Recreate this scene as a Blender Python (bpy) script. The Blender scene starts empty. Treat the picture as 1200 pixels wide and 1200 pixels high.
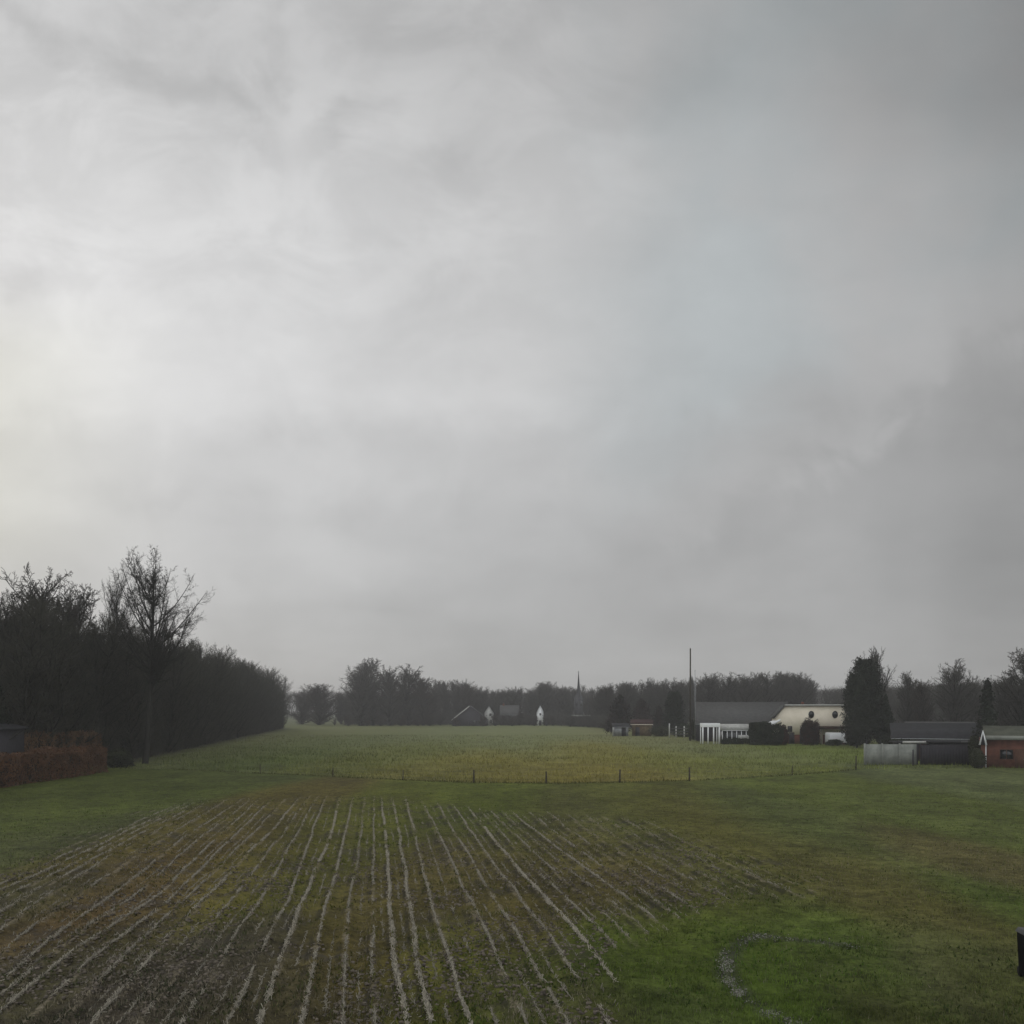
import bpy, math, random
import numpy as np
from mathutils import Vector

R = math.radians
sc = bpy.context.scene
col = sc.collection
random.seed(7)
rng = np.random.default_rng(11)

# ------------------------------------------------------------------ camera
CAM_H = 6.0          # webcam on the first floor of a house
F = 1000.0           # focal length for a 1200 px wide frame
HZ = 833.0           # height of the horizon in the photograph
cam_d = bpy.data.cameras.new('camera')
cam = bpy.data.objects.new('camera', cam_d)
col.objects.link(cam)
cam.location = (0, 0, CAM_H)
cam.rotation_euler = (R(90), 0, 0)
cam_d.sensor_width = 36
cam_d.lens = 36 * F / 1200
cam_d.shift_y = (HZ - 600) / 1200
cam_d.clip_start = 0.1
cam_d.clip_end = 12000
sc.camera = cam
sc.view_settings.view_transform = 'Standard'
sc.view_settings.look = 'None'
sc.view_settings.exposure = 0
sc.view_settings.gamma = 1

SUN_EL, SUN_AZ = 20, -38      # behind the clouds, ahead and to the left


def G(x, y, z=0.0):
    """surveyed point of the ground (photo pixel -> metres)"""
    Y = (CAM_H - z) * F / (y - HZ)
    return ((x - 600) / F * Y, Y)


def GX(x, Y):
    return (x - 600) / F * Y


def GZ(y, Y):
    return CAM_H + (HZ - y) / F * Y


# ------------------------------------------------------------------ node helper
class NT:
    def __init__(s, tree):
        s.t = tree
        s.n = tree.nodes
        s.l = tree.links

    def node(s, kind, **kw):
        n = s.n.new(kind)
        for k, v in kw.items():
            setattr(n, k, v)
        return n

    def put(s, sock, v):
        if isinstance(v, bpy.types.NodeSocket):
            s.l.new(v, sock)
        elif isinstance(v, (tuple, list)) and sock.type == 'RGBA' and len(v) == 3:
            sock.default_value = (*v, 1)
        else:
            sock.default_value = v

    def m(s, op, a, b=0.0, c=0.0, clamp=False):
        n = s.node('ShaderNodeMath', operation=op, use_clamp=clamp)
        s.put(n.inputs[0], a)
        s.put(n.inputs[1], b)
        s.put(n.inputs[2], c)
        return n.outputs[0]

    def ss(s, v, a, b, lo=0.0, hi=1.0):
        n = s.node('ShaderNodeMapRange', interpolation_type='SMOOTHSTEP')
        s.put(n.inputs['Value'], v)
        n.inputs['From Min'].default_value = a
        n.inputs['From Max'].default_value = b
        n.inputs['To Min'].default_value = lo
        n.inputs['To Max'].default_value = hi
        return n.outputs[0]

    def noise(s, vec, scale, detail=4.0, rough=0.55, dist=0.0):
        n = s.node('ShaderNodeTexNoise')
        if vec is not None:
            s.l.new(vec, n.inputs['Vector'])
        n.inputs['Scale'].default_value = scale
        n.inputs['Detail'].default_value = detail
        n.inputs['Roughness'].default_value = rough
        n.inputs['Distortion'].default_value = dist
        return n.outputs['Fac']

    def mix(s, f, a, b, mode='MIX'):
        n = s.node('ShaderNodeMix', data_type='RGBA', blend_type=mode)
        s.put(n.inputs[0], f)
        s.put(n.inputs[6], a)
        s.put(n.inputs[7], b)
        return n.outputs[2]

    def ramp(s, v, pts, interp='EASE'):
        n = s.node('ShaderNodeValToRGB')
        cr = n.color_ramp
        cr.interpolation = interp
        while len(cr.elements) < len(pts):
            cr.elements.new(0.5)
        for e, (p, c) in zip(cr.elements, pts):
            e.position = p
            e.color = (c, c, c, 1) if isinstance(c, (int, float)) else (*c, 1)
        s.put(n.inputs[0], v)
        return n.outputs[0]

    def vec(s, x, y, z):
        n = s.node('ShaderNodeCombineXYZ')
        s.put(n.inputs[0], x)
        s.put(n.inputs[1], y)
        s.put(n.inputs[2], z)
        return n.outputs[0]


# ------------------------------------------------------------------ sky
world = bpy.data.worlds.new("World")
sc.world = world
world.use_nodes = True
w = NT(world.node_tree)
w.n.clear()
out = w.node('ShaderNodeOutputWorld')
bg = w.node('ShaderNodeBackground')
w.l.new(bg.outputs[0], out.inputs[0])
sky = w.node('ShaderNodeTexSky', sky_type='NISHITA')
sky.sun_disc = False
sky.sun_elevation = R(SUN_EL)
sky.sun_rotation = R(SUN_AZ)
tc = w.node('ShaderNodeTexCoord')
sp = w.node('ShaderNodeSeparateXYZ')
w.l.new(tc.outputs['Generated'], sp.inputs[0])
dx, dy, dz = sp.outputs
dyc = w.m('MAXIMUM', dy, 0.12)
tx = w.m('DIVIDE', dx, dyc)
tz = w.m('DIVIDE', dz, dyc)
# cloud deck coordinates (a layer seen in perspective)
dzc = w.m('ADD', w.m('MAXIMUM', dz, 0.0), 0.22)
deck = w.vec(w.m('DIVIDE', dx, dzc), w.m('DIVIDE', dy, dzc), 0.0)
soft = w.vec(tx, tz, 0.3)
n1 = w.noise(deck, 1.6, 5, 0.5, 0.3)
n2 = w.noise(soft, 3.2, 4, 0.5, 0.2)
n3 = w.noise(soft, 9.0, 4, 0.55, 0.4)
wob = w.m('MULTIPLY', w.m('SUBTRACT', n2, 0.5), 0.22)
txw = w.m('ADD', tx, wob)
tzw = w.m('ADD', tz, w.m('MULTIPLY', w.m('SUBTRACT', n3, 0.5), 0.10))
fx = w.ramp(w.m('MULTIPLY_ADD', txw, 0.5, 0.5),
            [(0.0, .66), (.22, .74), (.35, .68), (.5, .60), (.62, .48), (.72, .39), (.80, .33), (1.0, .32)])
fz = w.ramp(tzw, [(0.0, .70), (.07, .73), (.19, .80), (.30, .90), (.36, 1.0), (.55, 1.0), (.68, .9), (.80, .80), (1.0, .8)])
# right hand side hardly darkens to the horizon
fz2 = w.ramp(tzw, [(0.0, 1.08), (.12, 1.06), (.30, 1.0), (.45, 1.12), (.6, 1.06), (.75, .84), (1.0, .78)])
rsel = w.ss(txw, 0.0, 0.45)
fzm = w.mix(rsel, fz, fz2)
val = w.mix(1.0, fx, fzm, 'MULTIPLY')
# thin dark gaps between cloud puffs, upper left
def seg_dist(ax, ay, bx, by):
    ax, bx = (ax - 600) / F, (bx - 600) / F
    ay, by = (HZ - ay) / F, (HZ - by) / F
    ex, ey = bx - ax, by - ay
    l2 = ex * ex + ey * ey
    pu = w.m('SUBTRACT', vx, ax)
    pv = w.m('SUBTRACT', vz, ay)
    h_ = w.m('ADD', w.m('MULTIPLY', pu, ex / l2), w.m('MULTIPLY', pv, ey / l2), clamp=True)
    qa = w.m('SUBTRACT', pu, w.m('MULTIPLY', h_, ex))
    qb = w.m('SUBTRACT', pv, w.m('MULTIPLY', h_, ey))
    return w.m('SQRT', w.m('ADD', w.m('MULTIPLY', qa, qa), w.m('MULTIPLY', qb, qb)))


n4 = w.noise(soft, 14.0, 4, 0.6)
n5 = w.noise(w.vec(tz, tx, 1.7), 11.0, 4, 0.6)
vx = w.m('ADD', tx, w.m('MULTIPLY', w.m('SUBTRACT', n4, .5), .09))
vz = w.m('ADD', tz, w.m('MULTIPLY', w.m('SUBTRACT', n5, .5), .09))


def wisp(pts, width):
    dmin = None
    for a_, b_ in zip(pts[:-1], pts[1:]):
        d_ = seg_dist(*a_, *b_)
        dmin = d_ if dmin is None else w.m('MINIMUM', dmin, d_)
    return w.ss(dmin, 0.0, width, 1.0, 0.0)


v1_ = wisp([(-60, -20), (10, 10), (50, 50), (100, 60), (135, 78), (200, 105), (262, 105), (300, 150), (318, 190), (350, 195), (382, 165), (402, 130), (452, 128)], .030)
v2_ = wisp([(330, -30), (325, 60), (318, 140)], .026)
v3_ = wisp([(15, 335), (100, 325)], .030)
v4_ = wisp([(430, 40), (560, 30), (700, -10)], .07)
v5_ = wisp([(470, 470), (590, 462), (640, 480)], .035)
v6_ = wisp([(540, 190), (570, 140), (640, 120), (830, 95)], .07)
v7_ = wisp([(330, 510), (460, 500), (620, 505)], .05)
veinm = w.m('MULTIPLY', w.m('MAXIMUM', v1_, w.m('MULTIPLY', v2_, .7)), w.ss(n3, 0.30, 0.62, .45, 1.0))
veinm = w.m('ADD', veinm, w.m('MULTIPLY', v3_, .6))
veinm = w.m('ADD', veinm, w.m('MULTIPLY', v4_, .5))
veinm = w.m('ADD', veinm, w.m('MULTIPLY', v6_, .55))
veinm = w.m('ADD', veinm, w.m('MULTIPLY', v7_, .25))
veinm = w.m('SUBTRACT', veinm, w.m('MULTIPLY', v5_, .35))
# a heavier bank low on the right with a pale torn upper edge
edge = w.m('SUBTRACT', tzw, w.m('MULTIPLY_ADD', txw, 0.62, 0.10))
bank = w.m('MULTIPLY', w.ss(edge, 0.03, -0.03), w.ss(tx, 0.10, 0.32))
rim = w.m('MULTIPLY', w.ss(w.m('ABSOLUTE', w.m('ADD', edge, 0.02)), 0.035, 0.0), w.ss(tx, 0.12, 0.30))
rim = w.m('MULTIPLY', rim, w.ss(n3, 0.45, 0.65))
mod = w.m('ADD', 1.0, w.m('MULTIPLY', w.m('SUBTRACT', n1, 0.5), 0.30))
mod = w.m('ADD', mod, w.m('MULTIPLY', w.m('SUBTRACT', n3, 0.5), 0.16))
mod = w.m('SUBTRACT', mod, w.m('MULTIPLY', veinm, 0.12))
mod = w.m('SUBTRACT', mod, w.m('MULTIPLY', bank, 0.10))
mod = w.m('ADD', mod, w.m('MULTIPLY', rim, 0.12))
puff = w.noise(w.vec(tx, w.m('MULTIPLY', tz, 1.5), 4.2), 6.0, 7, 0.62, 0.5)
puffm = w.m('MULTIPLY', w.m('SUBTRACT', w.ss(puff, .36, .64), .5), w.m('MULTIPLY', w.ss(tx, .35, -.1), w.ss(tz, .28, .6)))
mod = w.m('ADD', mod, w.m('MULTIPLY', puffm, 0.13))
puff2 = w.noise(w.vec(w.m('MULTIPLY', tx, .7), w.m('MULTIPLY', tz, 2.0), 9.1), 5.0, 7, 0.6, 0.3)
mod = w.m('ADD', mod, w.m('MULTIPLY', w.m('SUBTRACT', puff2, .5), 0.16))
val = w.mix(1.0, val, w.vec(mod, mod, mod), 'MULTIPLY')
# tints: thin cloud lets some blue through on the upper right, warm glow low on the left
blue = w.m('MULTIPLY', w.ss(edge, 0.0, 0.12), w.ss(txw, 0.0, 0.30))
val = w.mix(w.m('MULTIPLY', blue, w.ss(n2, .3, .6)), val, w.mix(1.0, val, (.95, 1.01, 1.03), 'MULTIPLY'))
glow = w.m('MULTIPLY', w.ss(tx, -0.34, -0.85), w.m('MULTIPLY', w.ss(tz, 0.10, 0.22), w.ss(tz, 0.52, 0.40)))
val = w.mix(glow, val, w.mix(1.0, val, (1.0, 1.0, .89), 'MULTIPLY'))
# the sky behind the camera
val = w.mix(w.ss(dy, 0.25, -0.1), val, (.98, 1.0, 1.03))
val = w.mix(w.ss(dz, 0.0, -0.05), val, (.16, .16, .14))
skyc = w.node('ShaderNodeMixRGB', blend_type='MULTIPLY')
skyc.inputs[0].default_value = 1
w.l.new(sky.outputs[0], skyc.inputs[1])
skyc.inputs[2].default_value = (.8, .8, .8, 1)
# background strength 0.1 -> cloud radiance is given times ten
cl10 = w.mix(1.0, val, (10, 10, 10), 'MULTIPLY')
cl10.node.clamp_result = False
fin = w.mix(0.97, skyc.outputs[0], cl10)
w.l.new(fin, bg.inputs[0])
bg.inputs[1].default_value = 0.1

sun_d = bpy.data.lights.new('sun', 'SUN')
sun = bpy.data.objects.new('sun', sun_d)
col.objects.link(sun)
sun_d.energy = 0.5
sun_d.angle = R(25)
sun_d.color = (1, .96, .90)
sdir = Vector((math.sin(R(SUN_AZ)) * math.cos(R(SUN_EL)), math.cos(R(SUN_AZ)) * math.cos(R(SUN_EL)), math.sin(R(SUN_EL))))
sun.rotation_euler = sdir.to_track_quat('Z', 'Y').to_euler()


# ------------------------------------------------------------------ materials
MATS = {}


def mat(name, c1, c2=None, scale=3.0, rough=0.9, bump=0.0, spec=0.2, metallic=0.0, stretch=None, trans=0.0):
    if name in MATS:
        return MATS[name]
    m = bpy.data.materials.new(name)
    m.use_nodes = True
    t = NT(m.node_tree)
    b = t.n['Principled BSDF']
    b.inputs['Roughness'].default_value = rough
    b.inputs['Specular IOR Level'].default_value = spec
    b.inputs['Metallic'].default_value = metallic
    c2 = c2 or tuple(x * 0.7 for x in c1)
    co = t.node('ShaderNodeTexCoord').outputs['Object']
    if stretch:
        mp = t.node('ShaderNodeMapping')
        mp.inputs['Scale'].default_value = stretch
        t.l.new(co, mp.inputs[0])
        co = mp.outputs[0]
    n = t.noise(co, scale, 5, 0.6)
    f = t.ss(n, 0.32, 0.68)
    info = t.node('ShaderNodeObjectInfo')
    f = t.m('ADD', f, t.m('MULTIPLY', t.m('SUBTRACT', info.outputs['Random'], 0.5), 0.35), clamp=True)
    c = t.mix(f, c1, c2)
    t.l.new(c, b.inputs['Base Color'])
    if bump:
        bp = t.node('ShaderNodeBump')
        bp.inputs['Strength'].default_value = bump
        bp.inputs['Distance'].default_value = 0.03
        t.l.new(n, bp.inputs['Height'])
        t.l.new(bp.outputs[0], b.inputs['Normal'])
    MATS[name] = m
    return m


M_bark = mat('dark_bark', (.030, .029, .025), (.022, .022, .018), 2.0, .95, .4)
M_twig = mat('twigs', (.066, .062, .054), (.040, .038, .033), .5, .95)
M_twigwood = mat('wood_twigs', (.060, .058, .044), (.034, .034, .025), .4, .95)
M_twigbrown = mat('brown_twigs', (.055, .045, .036), (.032, .027, .022), .5, .95)
M_needle = mat('needles', (.020, .026, .016), (.008, .011, .007), .8, .8)
M_needle2 = mat('needles_reddish', (.034, .022, .018), (.012, .013, .011), .8, .8)
M_copper = mat('copper_leaves', (.125, .062, .032), (.050, .028, .016), .9, .7)
M_copper2 = mat('pale_copper_leaves', (.17, .10, .050), (.080, .046, .025), .8, .7)
M_hedge = mat('hedge_leaves', (.022, .032, .014), (.010, .014, .007), 1.0, .7)
M_shrub = mat('shrub_leaves', (.045, .050, .026), (.020, .022, .013), .8, .8)
M_vine = mat('dark_red_creeper', (.050, .018, .014), (.014, .012, .009), 1.2, .7)
M_cream = mat('cream_render', (.82, .75, .61), (.74, .67, .53), 1.2, .85, .1)
M_white = mat('white_paint', (.82, .83, .83), (.76, .77, .77), 3, .6)
M_offwhite = mat('weathered_white', (.46, .46, .43), (.34, .34, .32), 2, .8)
M_brick = mat('red_brick', (.17, .070, .048), (.105, .046, .034), 2.2, .9, .3)
M_tile = mat('grey_roof_tiles', (.085, .085, .082), (.055, .055, .053), 1.5, .85, .3, stretch=(1, 1, 4))
M_darkroof = mat('dark_roof', (.030, .030, .034), (.018, .018, .020), 1.5, .8)
M_mossroof = mat('mossy_roof', (.075, .080, .058), (.045, .050, .036), 1.2, .9)
M_glass = mat('window_glass', (.012, .014, .016), (.008, .010, .012), 1, .12, 0, .5)
M_timber = mat('dark_timber', (.045, .042, .046), (.024, .023, .028), 3, .85, .2, stretch=(6, 6, .5))
M_brownwood = mat('brown_timber', (.11, .055, .036), (.07, .036, .026), 3, .85, .2, stretch=(6, 6, .5))
M_tan = mat('tan_boards', (.17, .13, .075), (.11, .075, .045), 2, .85)
M_redroof = mat('dark_red_roof', (.050, .022, .020), (.030, .016, .015), 2, .85)
M_post = mat('weathered_post', (.060, .050, .036), (.030, .027, .020), 5, .9, .2)
M_concrete = mat('pale_concrete', (.26, .27, .24), (.18, .19, .17), 1.4, .9, .2)
M_metal = mat('galvanised_metal', (.30, .31, .32), (.22, .23, .24), 3, .5, 0, .4, .6)
M_wire = mat('fence_wire', (.08, .08, .075), (.05, .05, .05), 3, .7)
M_black = mat('black_plastic', (.005, .005, .005), (.003, .003, .003), 3, .8, 0, .05)
M_rubber = mat('rubber', (.012, .012, .012), (.008, .008, .008), 3, .8)
M_slate = mat('slate', (.042, .042, .046), (.028, .028, .031), 2, .7)
M_stone = mat('grey_stone', (.10, .10, .098), (.06, .06, .06), 1, .9)
M_palegravel = mat('grey_stones', (.30, .30, .27), (.15, .15, .13), 6, .9)


# ------------------------------------------------------------------ object helpers
def tag(o, label=None, cat=None, group=None, kind=None):
    if label:
        o['label'] = label
    if cat:
        o['category'] = cat
    if group:
        o['group'] = group
    if kind:
        o['kind'] = kind
    return o


def empty(name, loc=(0, 0, 0), rz=0.0, label=None, cat=None, group=None):
    o = bpy.data.objects.new(name, None)
    o.empty_display_size = 0.3
    col.objects.link(o)
    o.location = loc
    o.rotation_euler = (0, 0, rz)
    return tag(o, label, cat, group)


def copy_tree(o, parent=None):
    c = o.copy()
    col.objects.link(c)
    if parent is not None:
        c.parent = parent
    for ch in list(o.children):
        copy_tree(ch, c)
    return c


def mesh_np(name, V, Fc, m, parent=None, smooth=False):
    """V (n,3); Fc list of (k,3) or (k,4) index arrays"""
    me = bpy.data.meshes.new(name)
    V = np.asarray(V, dtype=np.float32)
    arrs = [np.asarray(f, dtype=np.int32) for f in (Fc if isinstance(Fc, list) else [Fc]) if len(f)]
    loops = np.concatenate([a.ravel() for a in arrs])
    totals = np.concatenate([np.full(len(a), a.shape[1], dtype=np.int32) for a in arrs])
    starts = np.concatenate([[0], np.cumsum(totals)[:-1]]).astype(np.int32)
    me.vertices.add(len(V))
    me.vertices.foreach_set('co', V.ravel())
    me.loops.add(len(loops))
    me.loops.foreach_set('vertex_index', loops)
    me.polygons.add(len(totals))
    me.polygons.foreach_set('loop_start', starts)
    me.polygons.foreach_set('loop_total', totals)
    if smooth:
        me.polygons.foreach_set('use_smooth', np.ones(len(totals), dtype=bool))
    me.update(calc_edges=True)
    me.validate()
    me.materials.append(m)
    o = bpy.data.objects.new(name, me)
    col.objects.link(o)
    if parent is not None:
        o.parent = parent
    return o


class MB:
    def __init__(s):
        s.v = []
        s.q = []
        s.t = []

    def box(s, x0, x1, y0, y1, z0, z1):
        n = len(s.v)
        s.v += [(x0, y0, z0), (x1, y0, z0), (x1, y1, z0), (x0, y1, z0), (x0, y0, z1), (x1, y0, z1), (x1, y1, z1), (x0, y1, z1)]
        for f in ((3, 2, 1, 0), (4, 5, 6, 7), (0, 1, 5, 4), (1, 2, 6, 5), (2, 3, 7, 6), (3, 0, 4, 7)):
            s.q.append([n + i for i in f])
        return s

    def prism(s, pts, a, b, axis='y'):
        """pts polygon in the plane across axis, extruded a..b"""
        n = len(s.v)
        k = len(pts)
        for u in (a, b):
            for p in pts:
                s.v.append((p[0], u, p[1]) if axis == 'y' else ((u, p[0], p[1]) if axis == 'x' else (p[0], p[1], u)))
        for i in range(k):
            j = (i + 1) % k
            s.q.append([n + i, n + j, n + k + j, n + k + i])
        for i in range(1, k - 1):
            s.t.append([n, n + i + 1, n + i])
            s.t.append([n + k, n + k + i, n + k + i + 1])
        return s

    def tube(s, p0, p1, r0, r1=None, k=8):
        r1 = r0 if r1 is None else r1
        p0 = Vector(p0)
        p1 = Vector(p1)
        d = (p1 - p0).normalized()
        a = d.orthogonal().normalized()
        b = d.cross(a)
        n = len(s.v)
        for p, r in ((p0, r0), (p1, r1)):
            for i in range(k):
                t = 2 * math.pi * i / k
                s.v.append(tuple(p + a * (r * math.cos(t)) + b * (r * math.sin(t))))
        for i in range(k):
            j = (i + 1) % k
            s.q.append([n + i, n + j, n + k + j, n + k + i])
        for i in range(1, k - 1):
            s.t.append([n, n + i + 1, n + i])
            s.t.append([n + k, n + k + i, n + k + i + 1])
        return s

    def build(s, name, m, parent=None, bevel=0.0):
        fl = []
        if s.q:
            fl.append(np.array(s.q))
        if s.t:
            fl.append(np.array(s.t))
        o = mesh_np(name, np.array(s.v), fl, m, parent)
        if bevel:
            md = o.modifiers.new('bevel', 'BEVEL')
            md.width = bevel
            md.segments = 2
        return o


def struct(o):
    o['kind'] = 'structure'
    return o


# ------------------------------------------------------------------ value noise in python
def vnoise(x, y, seed=0):
    x = np.asarray(x, float)
    y = np.asarray(y, float)
    xi = np.floor(x).astype(np.int64)
    yi = np.floor(y).astype(np.int64)
    fx_ = x - xi
    fy_ = y - yi
    fx_ = fx_ * fx_ * (3 - 2 * fx_)
    fy_ = fy_ * fy_ * (3 - 2 * fy_)

    def h(a, b):
        n = (a * 374761393 + b * 668265263 + seed * 974634777) & 0xffffffff
        n = ((n ^ (n >> 13)) * 1274126177) & 0xffffffff
        return ((n ^ (n >> 16)) & 0xffff) / 65535.0
    return (h(xi, yi) * (1 - fx_) + h(xi + 1, yi) * fx_) * (1 - fy_) + (h(xi, yi + 1) * (1 - fx_) + h(xi + 1, yi + 1) * fx_) * fy_


def fbm(x, y, seed=0, octv=4):
    a, s, tot = 0.5, 0.0, 0.0
    for i in range(octv):
        s = s + a * vnoise(x * 2 ** i, y * 2 ** i, seed + i)
        tot += a
        a *= 0.55
    return s / tot


def poly_sd(X, Y, poly):
    """signed distance, positive inside"""
    X = np.asarray(X, float)
    Y = np.asarray(Y, float)
    d = np.full(X.shape, 1e9)
    ins = np.zeros(X.shape, bool)
    n = len(poly)
    for i in range(n):
        ax, ay = poly[i]
        bx, by = poly[(i + 1) % n]
        ex, ey = bx - ax, by - ay
        t = np.clip(((X - ax) * ex + (Y - ay) * ey) / (ex * ex + ey * ey + 1e-12), 0, 1)
        d = np.minimum(d, np.hypot(X - ax - t * ex, Y - ay - t * ey))
        c = ((ay > Y) != (by > Y)) & (X < (bx - ax) * (Y - ay) / ((by - ay) if by != ay else 1e-12) + ax)
        ins ^= c
    return np.where(ins, d, -d)


def sstep(x, a, b):
    t = np.clip((x - a) / (b - a), 0, 1)
    return t * t * (3 - 2 * t)


# ------------------------------------------------------------------ drilled rows of the stubble field
KEYS = {
    -22: [(-330, 1189), (-160, 1098), (0, 1040), (110, 990), (185, 955), (205, 946)],
    -18: [(-140, 1189), (0, 1094), (51, 1056), (130, 1005), (205, 965), (232, 948)],
    -16: [(-40, 1189), (0, 1156), (70, 1093), (131, 1053), (198, 997), (262, 953)],
    -14: [(0, 1189), (89, 1114), (177, 1060), (247, 990), (277, 962), (295, 945)],
    -11: [(112, 1198), (163, 1137), (210, 1086), (278, 1013), (317, 976), (342, 946)],
    -8: [(263, 1198), (293, 1144), (317, 1088), (338, 1053), (350, 1013), (376, 946)],
    -7: [(300, 1198), (326, 1123), (347, 1069), (363, 1030), (384, 983), (394, 946)],
    -6: [(345, 1198), (354, 1158), (368, 1095), (382, 1051), (394, 1009), (409, 946)],
    -5: [(391, 1198), (398, 1102), (405, 1046), (412, 1023), (423, 950)],
    -4: [(430, 1198), (428, 1142), (430, 1083), (435, 950)],
    -3: [(463, 1198), (452, 1130), (449, 1083), (449, 1013), (444, 946)],
    -2: [(490, 1198), (475, 1107), (469, 1032), (461, 967), (457, 945)],
    -1: [(535, 1198), (522, 1160), (503, 1093), (487, 1013), (473, 946)],
    0: [(596, 1198), (559, 1100), (543, 1065), (517, 1002), (491, 943)],
    3: [(738, 1198), (699, 1144), (664, 1095), (631, 1060), (580, 997), (545, 950)],
    7: [(905, 1198), (769, 1093), (727, 1060), (680, 1025), (627, 983), (590, 950)],
    10: [(1010, 1180), (900, 1110), (783, 1041), (745, 1018), (690, 983), (650, 950)],
    15: [(1150, 1150), (980, 1062), (900, 1030), (840, 1000), (740, 950)],
}
RU = sorted(KEYS)
YG = np.linspace(14, 60, 60)
RX = []
for u in RU:
    pts = sorted([(G(x, y)[1], G(x, y)[0]) for x, y in KEYS[u]])
    Ys = np.array([p[0] for p in pts])
    Xs = np.array([p[1] for p in pts])
    xi = np.interp(YG, Ys, Xs)
    lo, hi = YG < Ys[0], YG > Ys[-1]
    s0 = (Xs[1] - Xs[0]) / (Ys[1] - Ys[0])
    s1 = (Xs[-1] - Xs[-2]) / (Ys[-1] - Ys[-2])
    xi[lo] = Xs[0] + s0 * (YG[lo] - Ys[0])
    xi[hi] = Xs[-1] + s1 * (YG[hi] - Ys[-1])
    # light smoothing along the row
    k = np.array([1, 2, 3, 2, 1]) / 9
    xi = np.convolve(np.pad(xi, 2, mode='edge'), k, 'valid') if len(xi) else xi
    RX.append(xi)
RX = np.array(RX)
RX = np.maximum.accumulate(RX + np.arange(len(RU))[:, None] * 0.02, axis=0)


def row_x(u, Y):
    cols_ = [np.interp(Y, YG, r) for r in RX]
    cols_ = np.array(cols_)
    j = min(max(np.searchsorted(RU, u) - 1, 0), len(RU) - 2)
    t = (u - RU[j]) / (RU[j + 1] - RU[j])
    return cols_[j] * (1 - t) + cols_[j + 1] * t


def row_u(X, Y):
    X = np.asarray(X, float)
    Y = np.clip(np.asarray(Y, float), YG[0], YG[-1])
    shp = X.shape
    X = X.ravel()
    Y = Y.ravel()
    cols_ = np.array([np.interp(Y, YG, r) for r in RX])      # k x n
    u = np.full(X.shape, float(RU[-1]))
    for j in range(len(RU) - 1):
        a, b = cols_[j], cols_[j + 1]
        sel = (X >= a) & (X < b)
        u[sel] = RU[j] + (RU[j + 1] - RU[j]) * ((X[sel] - a[sel]) / (b[sel] - a[sel] + 1e-9))
    u[X < cols_[0]] = RU[0] - (cols_[0] - X)[X < cols_[0]] / 0.7
    u[X >= cols_[-1]] = RU[-1] + (X - cols_[-1])[X >= cols_[-1]] / 0.7
    return u.reshape(shp)


STUB = [G(x, y) for x, y in [(-300, 1230), (-260, 1110), (0, 1020), (70, 990), (150, 958), (235, 938), (330, 936), (450, 932), (560, 950),
                             (640, 955), (760, 962), (860, 1000), (960, 1030), (960, 1050), (850, 1062), (775, 1086),
                             (715, 1120), (715, 1160), (760, 1230)]]
DEAD = [G(x, y) for x, y in [(820, 1062), (960, 1058), (1100, 1045), (1260, 1042), (1260, 985), (1050, 990), (920, 1005), (800, 1000)]]
LAWN = [G(x, y) for x, y in [(640, 1240), (700, 1130), (775, 1090), (860, 1066), (1000, 1060), (1100, 1048), (1300, 1045), (1500, 1240)]]
FENCELINE = [G(x, y) for x, y in [(-100, 899), (200, 902), (305, 907), (390, 911), (472, 915), (555, 918), (640, 919), (726, 918), (808, 916),
                                  (928, 909), (1003, 903)]]

# tint control points: photo position, colour of the vegetation (albedo)
CP = [
    (100, 950, .085, .105, .035), (20, 990, .075, .085, .045), (20, 1060, .070, .068, .045), (230, 915, .070, .085, .030),
    (280, 960, .115, .090, .035), (200, 1010, .130, .085, .045), (150, 1060, .115, .072, .048), (300, 1010, .125, .098, .040),
    (60, 1130, .075, .075, .040), (250, 1130, .082, .078, .050), (180, 1170, .068, .062, .048), (330, 1180, .085, .080, .045),
    (450, 960, .110, .120, .030), (380, 990, .110, .105, .032), (450, 1050, .110, .085, .038), (420, 1130, .110, .082, .035),
    (520, 1010, .115, .085, .045), (520, 1120, .100, .100, .032), (600, 1040, .115, .088, .040), (620, 1170, .085, .095, .035),
    (560, 935, .092, .110, .028), (750, 930, .098, .108, .033), (800, 950, .120, .098, .045), (680, 1000, .125, .100, .045),
    (750, 1040, .125, .090, .048), (690, 960, .098, .100, .045), (900, 960, .090, .108, .050), (1100, 950, .100, .118, .060),
    (1000, 925, .098, .120, .036), (1180, 930, .100, .118, .068), (850, 1030, .105, .105, .045), (1000, 1020, .120, .105, .050),
    (1150, 1015, .125, .112, .065), (1050, 1050, .110, .095, .045), (800, 1090, .072, .105, .022), (740, 1120, .070, .102, .020),
    (850, 1100, .068, .100, .024), (950, 1090, .075, .110, .030), (900, 1150, .070, .105, .026), (1000, 1130, .070, .098, .030),
    (1150, 1120, .088, .098, .050), (1120, 1160, .085, .085, .060), (1190, 1180, .075, .088, .030), (1050, 1190, .070, .075, .036),
    (780, 1180, .072, .095, .040), (700, 1190, .080, .085, .040), (1180, 1060, .075, .105, .034),
]
CPW = [(*G(x, y), np.array([c[0] * (.93 if c[0] > 1.12 * c[1] else 1.0), c[1], c[2]]) * ([1.0, .93, 1.0] if (x < 340 and y > 1080) else [1.04, 1.05, .78])) for x, y, *c in CP]


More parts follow.
